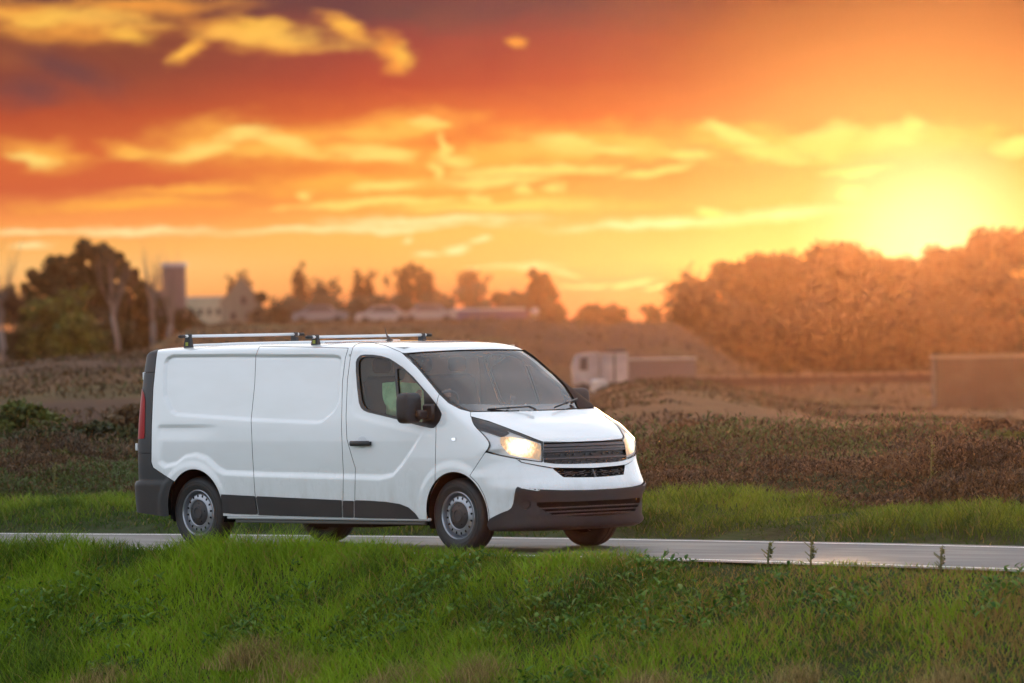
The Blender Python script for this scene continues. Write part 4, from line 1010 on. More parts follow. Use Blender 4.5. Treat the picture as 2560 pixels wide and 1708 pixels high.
# cabin
dash = MB().box((3.28, 0, 1.10), (.62, 1.70, .26), bev=.06).box((3.02, 0, .88), (.25, 1.66, .45), bev=.05); autosmooth(dash.build('dashboard', cabin, van), 40)
bin_ = MB().box((3.02, -.42, 1.235), (.16, .34, .06), bev=.02).build('instrument_hood', cabin, van)
sw = MB(); 
for k in range(33): pass
ang_ = [2*math.pi*k/32 for k in range(33)]
tilt = math.radians(28)
ring = [(2.83 + .19*math.sin(a)*math.sin(tilt), -.42 + .19*math.cos(a), 1.30 + .19*math.sin(a)*math.cos(tilt)) for a in ang_]
sw.tube(ring, .014, 8, cap=False); sw.tube([(2.83, -.60, 1.30), (2.83, -.24, 1.30)], .012, 6).tube([(2.83, -.42, 1.30), (3.05, -.42, 1.18)], .04, 10); sw.build('steering_wheel', cabin, van, True)
bk = MB().box((2.06, 0, 1.10), (.02, 1.70, 1.45)).build('bulkhead', cabin_lt, van)
MB().box((2.45, 0, .47), (1.3, 1.78, .04)).build('cabin_floor', cabin, van)
MB().box((2.35, 0, 1.872), (.62, 1.45, .02)).build('headlining', cabin_lt, van)
for sy_, wd in ((-.45, .50), (.32, .92)):
    st_ = bpy.data.objects.new('seat', None); COL.objects.link(st_); st_.parent = van; st_.location = (2.32, sy_, .74)
    autosmooth(MB().box((.05, 0, .18), (.52, wd, .20), bev=.06).build('seat_cushion', seatm, st_), 50)
    bko = MB().box((0, 0, 0), (.15, wd*.96, .64), bev=.06); Rm = np.array(Matrix.Rotation(math.radians(-14), 3, 'Y'))
    bko.V = [tuple(Rm @ np.array(v) + (-.18, 0, .56)) for v in bko.V]; autosmooth(bko.build('backrest', seatm, st_), 50)
    for hy in ((0,) if wd < .6 else (-.23, .23)):
        autosmooth(MB().box((-.27, hy, .97), (.10, .27, .17), bev=.045).build('headrest', seatm, st_), 50)
autosmooth(MB().box((2.70, .0, 1.79), (.14, .5, .03), bev=.01).box((2.55, 0, 1.82), (.20, .62, .05), bev=.02).build('sun_visor', cabin, van), 40)
# things clipped or left on the dashboard
hold = thing('phone_holder', 'small dark phone holder on a stalk standing on the van dashboard', 'phone holder', (3.44, -.12, 1.235))
h_ = MB().ball((0, 0, .045), (.045, .05, .045), 16, 10).tube([(0, 0, .08), (.0, .01, .135)], .009, 8).box((0, .02, .16), (.012, .055, .035), bev=.006).box((0, -.012, .165), (.012, .02, .05), bev=.004)
h_.build('holder_body', cabin, hold, True)
MB().lathe([(.0, 0), (.020, 0), (.026, -.012), (.0, -.014)], (.035, -.03, .045), 16, 'x').build('holder_clamp', chrome, hold, True)
for i, (px, py, a, lb) in enumerate(((3.42, .03, .35, 'crumpled white paper lying on the van dashboard beside the phone holder'),)):
    pp = MB().add([(0, -.06, 0), (.05, .10, 0), (-.03, .02, .075), (.02, .13, .05), (.0, .05, .10), (-.05, .16, .0), (.05, -.02, .0)], [(0, 2, 6), (2, 4, 1), (2, 1, 6), (4, 3, 1), (4, 5, 3), (2, 5, 4), (0, 5, 2), (0, 6, 1)])
    po = pp.build('paper', paperm, None); po.location = (px, py, 1.238); tag(po, lb, 'paper')
mg = thing('cup_holder_mug', 'tall dark ribbed beaker standing on the middle of the van dashboard', 'beaker', (3.40, -.42, 1.235))
MB().lathe([(.0, 0), (.036, 0), (.040, .03), (.037, .032), (.041, .06), (.038, .062), (.043, .10), (.0, .10)], n=20, axis='z').build('beaker_body', cabin, mg, True)
tk = MB().box((0, 0, 0), (.03, .05, .004)).build('parking_disc', yel, None); tk.location = (3.33, -.68, 1.25); tag(tk, 'small yellow card on the dashboard in the near corner of the windscreen', 'card')
# ------------------------------------------------------------ the driver
def skinned(name, verts, edges, radii, m, parent=None, sub=2, root=0):
    me = bpy.data.meshes.new(name+'_s'); me.from_pydata([tuple(v) for v in verts], edges, [])
    o = bpy.data.objects.new(name+'_s', me); COL.objects.link(o)
    o.modifiers.new('skin', 'SKIN'); sv = me.skin_vertices[0].data
    for i, r in enumerate(radii):
        sv[i].radius = (r, r) if np.ndim(r) == 0 else r
        sv[i].use_root = (i == root)
    md = o.modifiers.new('sub', 'SUBSURF'); md.levels = sub; md.render_levels = sub
    dg = bpy.context.evaluated_depsgraph_get(); dg.update()
    m2 = bpy.data.meshes.new_from_object(o.evaluated_get(dg))
    bpy.data.objects.remove(o)
    r = bpy.data.objects.new(name, m2); COL.objects.link(r); m2.materials.clear(); m2.materials.append(m)
    m2.polygons.foreach_set('use_smooth', np.full(len(m2.polygons), True))
    if parent is not None: r.parent = parent
    return r
skinc = mat('skin', (.42, .22, .15), .5); shirtm = mat('green_shirt', (.50, .66, .38), .85, var=(9, (.26, .42, .22), .8, (1, 1, .35)), bump=(26, .8, .02)); trous = mat('trousers', (.02, .025, .04), .9); hairm = mat('hair', (.02, .014, .01), .8)
ps = thing('person', 'driver in a loose green shirt leaning forward with both hands on the steering wheel', 'person', (2.34, -.46, .93))
hip = np.array([0., 0, .10])
sk_v = {'pelvis': (0, 0, .08), 'belly': (.03, 0, .24), 'chest': (.06, 0, .42), 'upper': (.09, 0, .55), 'neck': (.12, 0, .645), 'head0': (.16, 0, .715), 'head1': (.17, 0, .80), 'head2': (.16, 0, .865)}
names = list(sk_v); V = [sk_v[k] for k in names]; Rd = [(.17, .14), (.15, .12), (.18, .13), (.15, .10), .055, .070, .092, .070]
E_ = [(i, i+1) for i in range(len(names)-1)]
def limb(start, pts, rs):
    global V, E_, Rd
    prev = start
    for p, r in zip(pts, rs):
        V.append(p); Rd.append(r); E_.append((prev, len(V)-1)); prev = len(V)-1
    return prev
for sy in (-1, 1):
    wr = limb(3, [(.09, sy*.17, .56), (.20, sy*.25, .33), (.355, sy*.205, .47), (.40, sy*.185, .505)], [.060, .045, .028, .030])
    for k in range(4):     # fingers closed round the rim
        z0 = .49 + .020*k
        limb(wr, [(.425, sy*(.185+.010), z0), (.445, sy*.200, z0), (.440, sy*.175, z0-.004)], [.0095, .0088, .0078])
    limb(wr, [(.405, sy*.165, .53), (.425, sy*.160, .55)], [.011, .009])
    limb(0, [(.08, sy*.10, .06), (.46, sy*.13, .12), (.62, sy*.12, -.26), (.72, sy*.12, -.28)], [.085, .062, .045, .04])
bd = skinned('body', V, E_, Rd, skinc, ps, 2)
# shirt over torso and sleeves, trousers over the legs
SV = [(-.01, 0, .06), (.02, 0, .24), (.05, 0, .42), (.085, 0, .55), (.115, 0, .625)]; SR = [(.20, .17), (.19, .155), (.215, .165), (.175, .125), (.072, .072)]; SE = [(0, 1), (1, 2), (2, 3), (3, 4)]
for sy in (-1, 1):
    b0 = len(SV); SV += [(.085, sy*.185, .555), (.15, sy*.25, .44), (.21, sy*.27, .335), (.30, sy*.24, .40)]; SR += [.092, .085, .070, .055]; SE += [(3, b0), (b0, b0+1), (b0+1, b0+2), (b0+2, b0+3)]
skinned('shirt', SV, SE, SR, shirtm, ps, 2)
TV = [(0, 0, .06)]; TR = [(.185, .15)]; TE = []
for sy in (-1, 1):
    b0 = len(TV); TV += [(.10, sy*.10, .06), (.46, sy*.13, .125), (.61, sy*.12, -.22)]; TR += [.098, .078, .062]; TE += [(0, b0), (b0, b0+1), (b0+1, b0+2)]
skinned('trousers', TV, TE, TR, trous, ps, 2)
hb = MB().ball((.145, 0, .835), (.098, .088, .085), 18, 12); hb.V = [v for v in hb.V]
hb.build('hair', hairm, ps, True)
fc = MB().ball((.250, 0, .795), (.020, .012, .022), 10, 8); fc.build('nose', skinc, ps, True)
for sy in (-1, 1):
    MB().ball((.246, sy*.033, .820), (.010, .013, .009), 10, 8).build('eye', mat('eye_white', (.6, .6, .6), .3), ps, True)
    MB().ball((.16, sy*.092, .795), (.020, .008, .030), 10, 8).build('ear', skinc, ps, True)
MB().ball((.240, 0, .755), (.010, .026, .007), 10, 6).build('mouth', mat('lips', (.30, .10, .08), .5), ps, True)
# ------------------------------------------------------------ trees
barkm = mat('bark_dark', (.055, .042, .034), .9, bump=(6, .6, .03), var=(2, (.10, .085, .07), .6, (1, 1, .3)))
barkp = mat('bark_pale', (.15, .125, .11), .9, bump=(6, .6, .03), var=(1.5, (.07, .06, .055), .7, (1, 1, .3)))
lv_dark = foliage('evergreen_leaf', (.008, .012, .006), (.030, .034, .012), None, .5, .12)
lv_olive = foliage('olive_leaf', (.026, .038, .006), (.095, .110, .014), None, .5, .12)
lv_brown = foliage('autumn_leaf', (.020, .014, .010), (.060, .036, .020), None, .5, .08)
lv_grey = foliage('grey_green_leaf', (.022, .025, .019), (.060, .064, .046), None, .5, .08)
lv_rust = foliage('rust_leaf', (.022, .013, .007), (.060, .034, .013), None, .5, .06)
lv_bramble = foliage('bramble_leaf', (.040, .027, .016), (.125, .080, .040), None, 1.2, .15)
lv_bramble_dark = foliage('bramble_dark_leaf', (.016, .020, .008), (.050, .058, .020), None, 1.2, .12)
lv_bramble_rust = foliage('bramble_rust_leaf', (.050, .026, .014), (.150, .080, .035), None, 1.2, .15)
lv_bramble_green = foliage('bramble_green_leaf', (.030, .040, .010), (.095, .110, .022), None, 1.2, .15)
lv_bramble_grey = foliage('bramble_grey_leaf', (.034, .030, .022), (.105, .090, .060), None, 1.2, .15)
def leafcloud(name, centres, radii, n, size, m, parent, flat=.8, hollow=.35):
    c = np.array(centres, float); r = np.array(radii, float); wgt = r**2/np.sum(r**2)
    idx = rng.choice(len(c), n, p=wgt)
    d = rng.normal(size=(n, 3)); d /= np.linalg.norm(d, axis=1, keepdims=True)
    rr = r[idx]*(hollow+(1-hollow)*rng.uniform(0, 1, n)**.6)*rng.uniform(.75, 1.12, n)
    p = c[idx] + d*rr[:, None]*np.array([1, 1, flat])
    u = rng.normal(size=(n, 3)); u /= np.linalg.norm(u, axis=1, keepdims=True)
    v = np.cross(u, rng.normal(size=(n, 3))); v /= np.linalg.norm(v, axis=1, keepdims=True)
    s = size*rng.uniform(.5, 1.3, n)[:, None]
    V = np.stack([p-u*s, p+v*s*.6, p+u*s, p-v*s*.6], 1).reshape(-1, 3)
    F = np.arange(n*4).reshape(-1, 4)
    o = mesh_obj(name, V, F, m, parent, False)
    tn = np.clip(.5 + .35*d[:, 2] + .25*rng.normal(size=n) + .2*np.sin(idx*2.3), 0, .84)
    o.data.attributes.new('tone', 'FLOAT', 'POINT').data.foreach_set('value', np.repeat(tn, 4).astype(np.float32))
    return o
def branches(mb, p, d, L, r, depth, spread=.55, upw=.25, tips=None, n=3):
    p = np.array(p, float); d = np.array(d, float)/np.linalg.norm(d); pts = [p]; rs = [r]
    for k in range(3):
        d = d + rng.normal(size=3)*.10 + np.array([0, 0, upw*.12]); d /= np.linalg.norm(d)
        p = p + d*L/3; pts.append(p); rs.append(r*(1-.45*(k+1)/3))
    mb.tube(pts, np.array(rs), 5 if depth > 1 else 3, cap=False)
    if tips is not None: tips.append((p, L))
    if depth <= 0: return
    for k in range(n):
        i = 1 + (k % 3); q = pts[i]
        nd = d + rng.normal(size=3)*spread; nd[2] += upw
        branches(mb, q, nd, L*rng.uniform(.55, .8), rs[i]*.55, depth-1, spread, upw, tips, n)
def tree(u, b, v_top, width, kind, label, group=None, v_base=None, cat='tree', name='tree', dens=1., lean=0., seedless=None):
    """u, width in picture units at distance b; kind: leafy / bare / thin / conical / bush"""
    base = at(u, 800, b); x, y = base[0], base[1]; z = float(height(np.array([x]), np.array([y]))[0])
    if v_base is not None: z = min(z, at(u, v_base, b)[2]) if v_base > 0 else z
    width *= 1.45 if kind.startswith('leafy_rust') else (1.35 if kind == 'leafy_dark' else 1.)
    top = at(u, v_top, b)[2]; H = max(top - z, 1.2 if b > 100 else .30); Wd = width*KK*b/15000/2
    root = thing(name, label, cat, (x, y, z-.1), group)
    k_far = b > 200
    m = MB(); lf_ = {'dark': lv_dark, 'olive': lv_olive, 'brown': lv_brown, 'grey': lv_grey, 'rust': lv_rust}
    if b < 100: lf_ = {'dark': lv_bramble_dark, 'olive': lv_bramble_green, 'brown': lv_bramble, 'grey': lv_bramble_grey, 'rust': lv_bramble_rust}
    k, colr = kind.split('_'); bark = barkp if k in ('bare', 'thin') and colr == 'pale' else barkm
    sz = max(.035, b/15000*(7 if k_far else 9))
    if k == 'bush':
        n = 9; cs = []; rs = []
        for i in range(n):
            a_ = rng.uniform(-1, 1); cs.append((a_*Wd*.75*RH[0] + rng.uniform(-1, 1)*Wd*.4*FH[0], a_*Wd*.75*RH[1] + rng.uniform(-1, 1)*Wd*.4*FH[1], H*(1-.55*a_**2)*rng.uniform(.35, .68))); rs.append(min(Wd, H)*rng.uniform(.30, .48))
        kz = H/max(c[2]+r_*.75 for c, r_ in zip(cs, rs)); cs = [(c[0], c[1], c[2]*kz) for c in cs]; rs = [r_*min(kz, 1.35) for r_ in rs]
        if H > Wd*1.3: cs += [(c[0]*.9, c[1]*.9, c[2]*.45) for c in cs]; rs += rs
        for i in range(4): m.tube([(0, 0, 0), (cs[i][0]*.5, cs[i][1]*.5, cs[i][2]*.6), cs[i]], np.array([.06, .04, .02])*H*.4, 5)
        m.build('trunk', bark, root, True)
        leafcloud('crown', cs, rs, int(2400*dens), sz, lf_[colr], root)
        return root
    if k in ('bare', 'thin'):
        tips = []
        r0 = H*.019
        tl = H*(.30 if k == 'bare' else .42)
        pts = [(0, 0, 0), (lean*.3+rng.normal()*.03*H, 0, tl*.5), (lean*.5+rng.normal()*.03*H, rng.normal()*.02*H, tl)]
        m.tube(pts, np.array([r0, r0*.9, r0*.8])*1.25, 8)
        sp = .40*min(1.6, Wd/H*2.2)
        for i in range(5):
            a_ = 2*math.pi*i/5 + rng.uniform(-.4, .4)
            branches(m, np.array(pts[-1])*rng.uniform(.75, 1), (math.cos(a_)*sp*1.1, math.sin(a_)*sp*1.1, 1), H*.30, r0*.55, 3, sp, .40, tips, 3)
        # fit to the height
        zmx = max(v[2] for v in m.V); m.V = [(v[0]*1., v[1]*1., v[2]*H/zmx) for v in m.V]
        m.build('trunk', bark, root, True)
        if colr != 'pale':
            cs = [np.array([p[0], p[1], p[2]*H/zmx]) for p, L in tips if p[2] > .45*zmx]; idx = rng.permutation(len(cs))[:70]
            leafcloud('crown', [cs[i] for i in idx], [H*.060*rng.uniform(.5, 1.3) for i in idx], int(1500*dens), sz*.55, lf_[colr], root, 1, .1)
        return root
    if k == 'conical':
        m.tube([(0, 0, 0), (0, 0, H*.5), (0, 0, H*.97)], np.array([H*.03, H*.02, H*.004]), 6).build('trunk', bark, root, True)
        cs = [(rng.normal()*.05*Wd, rng.normal()*.05*Wd, H*(.14+.80*i/8)) for i in range(9)]; rs = [Wd*(1-.88*i/8) for i in range(9)]
        leafcloud('crown', cs, rs, int(1500*dens), sz, lf_[colr], root, .45, .3); return root
    # leafy: an uneven crown of many overlapping clumps down to near the ground
    r0 = H*.03; tl = H*.30
    m.tube([(0, 0, 0), (rng.normal()*.02*H, 0, tl*.5), (0, 0, tl), (0, 0, H*.7)], np.array([r0, r0*.85, r0*.75, r0*.3]), 8)
    cs = []; rs = []; nC = 34
    for i in range(nC):
        zz = .14 + .80*((i+.5)/nC); a_ = 2.4*i; prof_ = math.sqrt(max(.02, 1 - ((zz-.46)/.54)**2))
        q = rng.uniform(.35, 1.)*prof_; R_ = min(Wd, H*.5)*rng.uniform(.20, .34)
        c = np.array([math.cos(a_)*q*(Wd-R_*.6), math.sin(a_)*q*(Wd-R_*.6)*.8, min(zz*H, H-R_*.8)]); cs.append(c); rs.append(R_)
        if i % 3 == 0: m.tube([(0, 0, tl*.8), c*np.array([.45, .45, .5]) + (0, 0, tl*.5), c], np.array([r0*.5, r0*.3, r0*.12]), 5, cap=False)
    cs.append(np.array([0, 0, H*.88])); rs.append(min(Wd, H*.5)*.24)
    m.build('trunk', bark, root, True)
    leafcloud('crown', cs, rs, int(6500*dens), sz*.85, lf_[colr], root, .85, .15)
    return root
GL = 'trees behind the field on the left'; GM = 'small trees on the skyline'; GR = 'big trees in the glow of the sun'
# left stand
tree(12, 380, 512, 70, 'bare_pale', 'tall bare pale tree at the left edge of the picture', GL, name='bare_tree')
tree(48, 360, 640, 60, 'thin_brown', 'short bare tree with a leaning pale stem beside the left edge', GL, name='bare_tree')
tree(130, 410, 575, 105, 'leafy_dark', 'dark evergreen with a jagged crown between the left edge and the tallest evergreen', GL, name='evergreen_tree', dens=.9)
tree(215, 405, 540, 120, 'leafy_dark', 'tallest dark evergreen of the left stand, with a rounded double top', GL, name='evergreen_tree', dens=1.4)
tree(262, 395, 560, 80, 'leafy_dark', 'dark evergreen just right of the tallest one, crossed by a pale trunk', GL, name='evergreen_tree', dens=1.)
tree(128, 345, 648, 165, 'bush_olive', 'olive green bush in front of the dark evergreens on the left', GL, name='bush', cat='bush', dens=1.4)
tree(185, 340, 715, 120, 'bush_olive', 'lower olive bush at the foot of the evergreens', GL, name='bush', cat='bush')
tree(272, 355, 550, 44, 'thin_pale', 'slender tree with a straight pale trunk in front of the evergreens', GL, name='bare_tree')
tree(352, 360, 522, 80, 'bare_pale', 'bare tree with upswept twigs left of the grey block', GL, name='bare_tree', lean=.2)
tree(384, 365, 545, 70, 'bare_pale', 'bare tree with a pale forked trunk in front of the grey block', GL, name='bare_tree')
tree(330, 395, 640, 90, 'bush_dark', 'dark thicket between the evergreens and the grey block', GL, name='bush', cat='bush')
tree(20, 400, 660, 110, 'bush_dark', 'dark thicket at the left edge behind the bare trees', GL, name='bush', cat='bush', dens=1.2)
tree(240, 380, 700, 150, 'bush_dark', 'wide dark thicket under the tallest evergreens', GL, name='bush', cat='bush', dens=1.4)
tree(398, 385, 672, 110, 'bush_dark', 'dark hedge in front of the grey block', GL, name='bush', cat='bush', dens=1.1)
tree(60, 350, 740, 90, 'bush_dark', 'dark low bush behind the brown field at far left', GL, name='bush', cat='bush')
for u_, b_, vt_, w_, k_, l_ in ((92, 400, 610, 90, 'leafy_dark', 'dark evergreen low behind the olive bush'), (300, 415, 600, 90, 'leafy_brown', 'brown leaved tree between the evergreens and the bare twiggy tree'), (175, 395, 600, 90, 'leafy_dark', 'dark evergreen filling the gap left of the tallest one')):
    tree(u_, b_, vt_, w_, k_, l_, GL, dens=.9)
# skyline
tree(565, 560, 625, 42, 'thin_brown', 'thin brown tree standing right behind the gabled house', GM)
tree(600, 520, 668, 46, 'bush_grey', 'grey green bush right of the gabled house', GM, name='bush', cat='bush')
tree(690, 560, 606, 56, 'thin_brown', 'small tree with a narrow crown, first of the skyline row right of the house', GM)
tree(745, 540, 634, 90, 'thin_grey', 'low spreading grey tree, second of the skyline row', GM)
tree(835, 600, 618, 66, 'thin_brown', 'hazy brown tree in the middle of the skyline row', GM)
tree(925, 540, 598, 60, 'thin_brown', 'brown tree with a slim top left of the round crowned one', GM)
tree(985, 530, 596, 86, 'thin_brown', 'round crowned tree with gaps above the pale parked car', GM, dens=1.3)
tree(1085, 620, 606, 96, 'thin_brown', 'pale hazy tree behind the long blue shed', GM)
tree(1085, 560, 640, 100, 'bush_grey', 'grey rounded bush behind the blue shed', GM, name='bush', cat='bush')
tree(1245, 500, 612, 108, 'leafy_brown', 'broad brown tree with sky showing through, right of the blue shed', GM, dens=.55)
for i, (u, vt, wd, lb) in enumerate(((660, 672, 80, 'dark bush left of the skyline row'), (740, 668, 90, 'dark bush under the low spreading grey tree'), (835, 676, 100, 'dark bush under the hazy brown tree'), (925, 668, 90, 'dark bush under the slim topped tree'), (1160, 664, 80, 'brown bush between the shed and the broad brown tree'))):
    tree(u, 505, vt, wd, 'bush_grey' if i != 4 else 'bush_brown', lb, GM, name='bush', cat='bush')
tree(1275, 470, 690, 100, 'bush_brown', 'dark hedge bush under the broad brown tree', GM, name='bush', cat='bush', dens=1.2)
tree(1345, 465, 688, 90, 'bush_brown', 'dark hedge bush with a small peak in the middle of the hedge', GM, name='bush', cat='bush', dens=1.2)
tree(1412, 462, 694, 84, 'bush_brown', 'dark rounded hedge bush at the right end of the hedge', GM, name='bush', cat='bush', dens=1.2)
tree(1500, 480, 690, 80, 'thin_rust', 'wispy reddish shrub between the hedge and the big trees', GM, name='shrub', cat='shrub')
for u_, vt_, w_, l_ in ((640, 694, 110, 'low grey hedge right of the gabled house'), (700, 690, 100, 'low grey hedge under the first small tree of the skyline row'), (790, 692, 110, 'low grey hedge between the second small tree and the hazy brown tree'), (945, 690, 90, 'low grey hedge under the slim topped tree'), (880, 684, 110, 'low grey hedge behind the parked cars'), (1010, 680, 100, 'low grey hedge under the round crowned tree'), (1205, 676, 80, 'low brown hedge right of the blue shed')):
    tree(u_, 500, vt_-16, w_+10, 'bush_grey', l_, GM, name='hedge', cat='hedge', dens=1.1)
for u_, w_, l_ in ((1640, 640, 'rust bush filling in at the left foot of the big trees'), (1870, 640, 'rust bush between the second and the broad middle tree'), (2010, 630, 'rust bush right of the broad middle tree'), (2130, 610, 'rust bush under the sun'), (2260, 590, 'rust bush left of the tallest big tree')):
    tree(u_, 330, w_+0, 190, 'bush_rust', l_, 'undergrowth below the big trees', name='bush', cat='bush', dens=2.)
# brambles on the bank behind the verge
GB = 'bramble bushes on the bank behind the verge'
for u_, b_, vt_, w_, k_, l_ in ((205, 76, 915, 170, 'bush_dark', 'dark green bush just left of the van tail lamp'), (95, 75, 925, 210, 'bush_dark', 'broad dark green bush on the left bank'), (60, 84, 868, 190, 'bush_olive', 'green bush on the bank at far left'), (190, 80, 905, 160, 'bush_brown', 'brown bramble left of the van, below the pale litter'), (30, 74, 960, 200, 'bush_brown', 'dark bramble low at the left edge'), (250, 74, 975, 170, 'bush_grey', 'grey bramble just left of the van'), (300, 86, 880, 120, 'bush_brown', 'brown bramble touching the rear of the van'), (120, 72, 1030, 150, 'bush_olive', 'small olive bramble above the left verge'), (1500, 74, 960, 170, 'bush_brown', 'brown bramble just right of the van'), (1610, 82, 925, 190, 'bush_rust', 'rust bramble under the small mound'), (1700, 73, 990, 180, 'bush_brown', 'brown bramble in the middle of the right bank'), (1560, 70, 1050, 150, 'bush_olive', 'olive bramble close to the verge right of the van'), (1850, 80, 950, 200, 'bush_rust', 'rust bramble below the fence'), (1960, 72, 1020, 190, 'bush_brown', 'low brown bramble right of the middle of the right bank'), (2080, 82, 960, 180, 'bush_brown', 'brown bramble left of the tall yellow stalk'), (2230, 75, 985, 200, 'bush_rust', 'rust bramble right of the tall yellow stalk'), (2330, 70, 1040, 130, 'bush_olive', 'olive bramble at the right edge'), (1780, 69, 1075, 150, 'bush_brown', 'lowest brown bramble next to the right verge')):
    tree(u_, b_, vt_+34, w_*1.2, k_, l_, GB, name='bramble', cat='bush', dens=1.7)
# right
tree(1575, 345, 628, 120, 'thin_rust', 'reddish half bare tree at the left end of the big trees', GR, dens=1.4)
tree(1610, 340, 592, 50, 'thin_rust', 'thin bare stem sticking up at the left end of the big trees', GR, dens=.3)
tree(1620, 335, 700, 130, 'bush_rust', 'dark rust bush at the foot of the mound slope', GR, name='bush', cat='bush', dens=1.4)
tree(1700, 345, 590, 170, 'leafy_rust', 'first big tree from the left, sloping down towards the mound', GR, dens=2.2)
tree(1790, 345, 573, 190, 'leafy_rust', 'second big tree with a rounded top', GR, dens=2.4)
tree(1930, 340, 548, 210, 'leafy_rust', 'broad big tree in the middle, left of the sun', GR, dens=2.6)
tree(2060, 345, 580, 180, 'leafy_rust', 'lower big tree right under the sun glow', GR, dens=2.2)
tree(2190, 340, 556, 200, 'leafy_rust', 'big tree right of the sun', GR, dens=2.4)
tree(2310, 335, 512, 230, 'leafy_rust', 'tallest big tree at the right edge of the picture', GR, dens=2.8)
for u, vt, wd, lb in ((1700, 690, 190, 'rust undergrowth under the first big tree'), (1830, 680, 210, 'rust undergrowth under the second big tree'), (1970, 670, 220, 'rust undergrowth under the broad middle tree'), (2100, 670, 220, 'rust undergrowth under the sun'), (2240, 660, 230, 'rust undergrowth behind the pale wall')):
    tree(u, 322, vt, wd, 'bush_rust', lb, 'undergrowth below the big trees', name='bush', cat='bush', dens=1.5)

# ------------------------------------------------------------ buildings, lorry, small things far away
bgrey = mat('grey_render', (.09, .075, .085), .9, var=(.5, (.11, .09, .10), .6, (1, 1, 1))); bpale = mat('pale_render', (.33, .33, .24), .9, var=(.4, (.24, .24, .18), .6, (1, 1, 1)))
bhouse = mat('house_boards', (.15, .15, .12), .9, var=(.6, (.10, .10, .085), .7, (1, 1, .2))); roofm = mat('roof_tiles', (.13, .075, .045), .8); winm = mat('window_dark', (.02, .02, .025), .2); roofl = mat('sheet_roof', (.34, .33, .37), .6)
blue = mat('blue_cladding', (.050, .045, .11), .7, var=(.5, (.09, .06, .10), .5, (1, 1, 1)))
def local(root): root.rotation_euler = (0, 0, math.atan2(RH[1], RH[0])); return root
def placed(name, label, cat, u, b, v=None, group=None):
    p = at(u, v or 800, b); z = float(height(np.array([p[0]]), np.array([p[1]]))[0]) if v is None else p[2]
    return local(thing(name, label, cat, (p[0], p[1], z), group))
def mper(b): return KK*b/15000
# block behind the bare trees
b = 620; s = mper(b); r = placed('block_building', 'plain grey block building behind the bare trees on the left', 'building', 402, b, 760)
MB().box((0, 0, 148*s/2), (52*s, 50*s, 148*s)).box((-52*s, 0, 95*s/2), (56*s, 40*s, 95*s)).build('wall', bgrey, r); MB().box((0, 0, 148*s+.2), (58*s, 52*s, .4)).build('roof', roofl, r)
b = 560; s = mper(b); r = placed('long_low_building', 'long low pale green building left of the gabled house', 'building', 472, b, 752)
MB().box((0, 0, 34*s), (86*s, 40*s, 68*s)).build('wall', bpale, r); MB().box((0, 0, 69.5*s), (90*s, 44*s, 3*s)).build('roof', roofl, r)
for i in range(4): MB().box(((i-1.5)*20*s, -20.1*s, 36*s), (9*s, .1, 14*s)).build('window', winm, r)
b = 540; s = mper(b); r = placed('gabled_house', 'grey green house with a steep gable facing the road', 'house', 555, b, 756)
w2_, h1, h2 = 46*s, 62*s, 118*s
mb = MB().add([(-w2_, -20*s, 0), (w2_, -20*s, 0), (w2_, -20*s, h1), (0, -20*s, h2), (-w2_, -20*s, h1), (-w2_, 20*s, 0), (w2_, 20*s, 0), (w2_, 20*s, h1), (0, 20*s, h2), (-w2_, 20*s, h1)], [(0, 1, 2, 3, 4), (5, 9, 8, 7, 6), (0, 5, 6, 1), (1, 6, 7, 2), (0, 4, 9, 5), (2, 7, 8, 3), (4, 3, 8, 9)]); mb.build('wall', bhouse, r)
for sx in (-1, 1):
    q = MB().add([(sx*(w2_+3*s), -23*s, h1-4*s), (0, -23*s, h2+.5*s), (0, 23*s, h2+.5*s), (sx*(w2_+3*s), 23*s, h1-4*s), (sx*(w2_+3*s), -23*s, h1-1*s), (0, -23*s, h2+4*s), (0, 23*s, h2+4*s), (sx*(w2_+3*s), 23*s, h1-1*s)], [(0, 1, 2, 3), (4, 7, 6, 5), (0, 4, 5, 1), (3, 2, 6, 7), (0, 3, 7, 4), (1, 5, 6, 2)]); q.build('roof', roofm, r)
for px, pz in ((-18, 30), (18, 30), (6, 66)): MB().box((px*s, -20.2*s, pz*s), (11*s, .15, 16*s)).build('window', winm, r)
b = 470; s = mper(b); r = placed('long_shed', 'long low dark blue shed with a whitish roof on the skyline', 'shed', 1125, b, 744)
MB().box((0, 0, 16*s), (175*s, 40*s, 32*s)).build('wall', blue, r); MB().box((-4*s, 0, 34*s), (170*s, 44*s, 5*s)).build('roof', roofl, r)
for i in range(3): MB().box((40*s+i*22*s-80*s, -20.2*s, 14*s), (12*s, .2, 20*s)).build('door', bgrey, r)
b = 470; s = mper(b); r = placed('storage_tank', 'upright pale container between the blue shed and the hedge', 'container', 1228, b, 742)
MB().lathe([(0, 0), (9*s, 0), (9*s, 30*s), (7*s, 34*s), (0, 35*s)], n=20, axis='z').build('tank_shell', roofl, r, True)
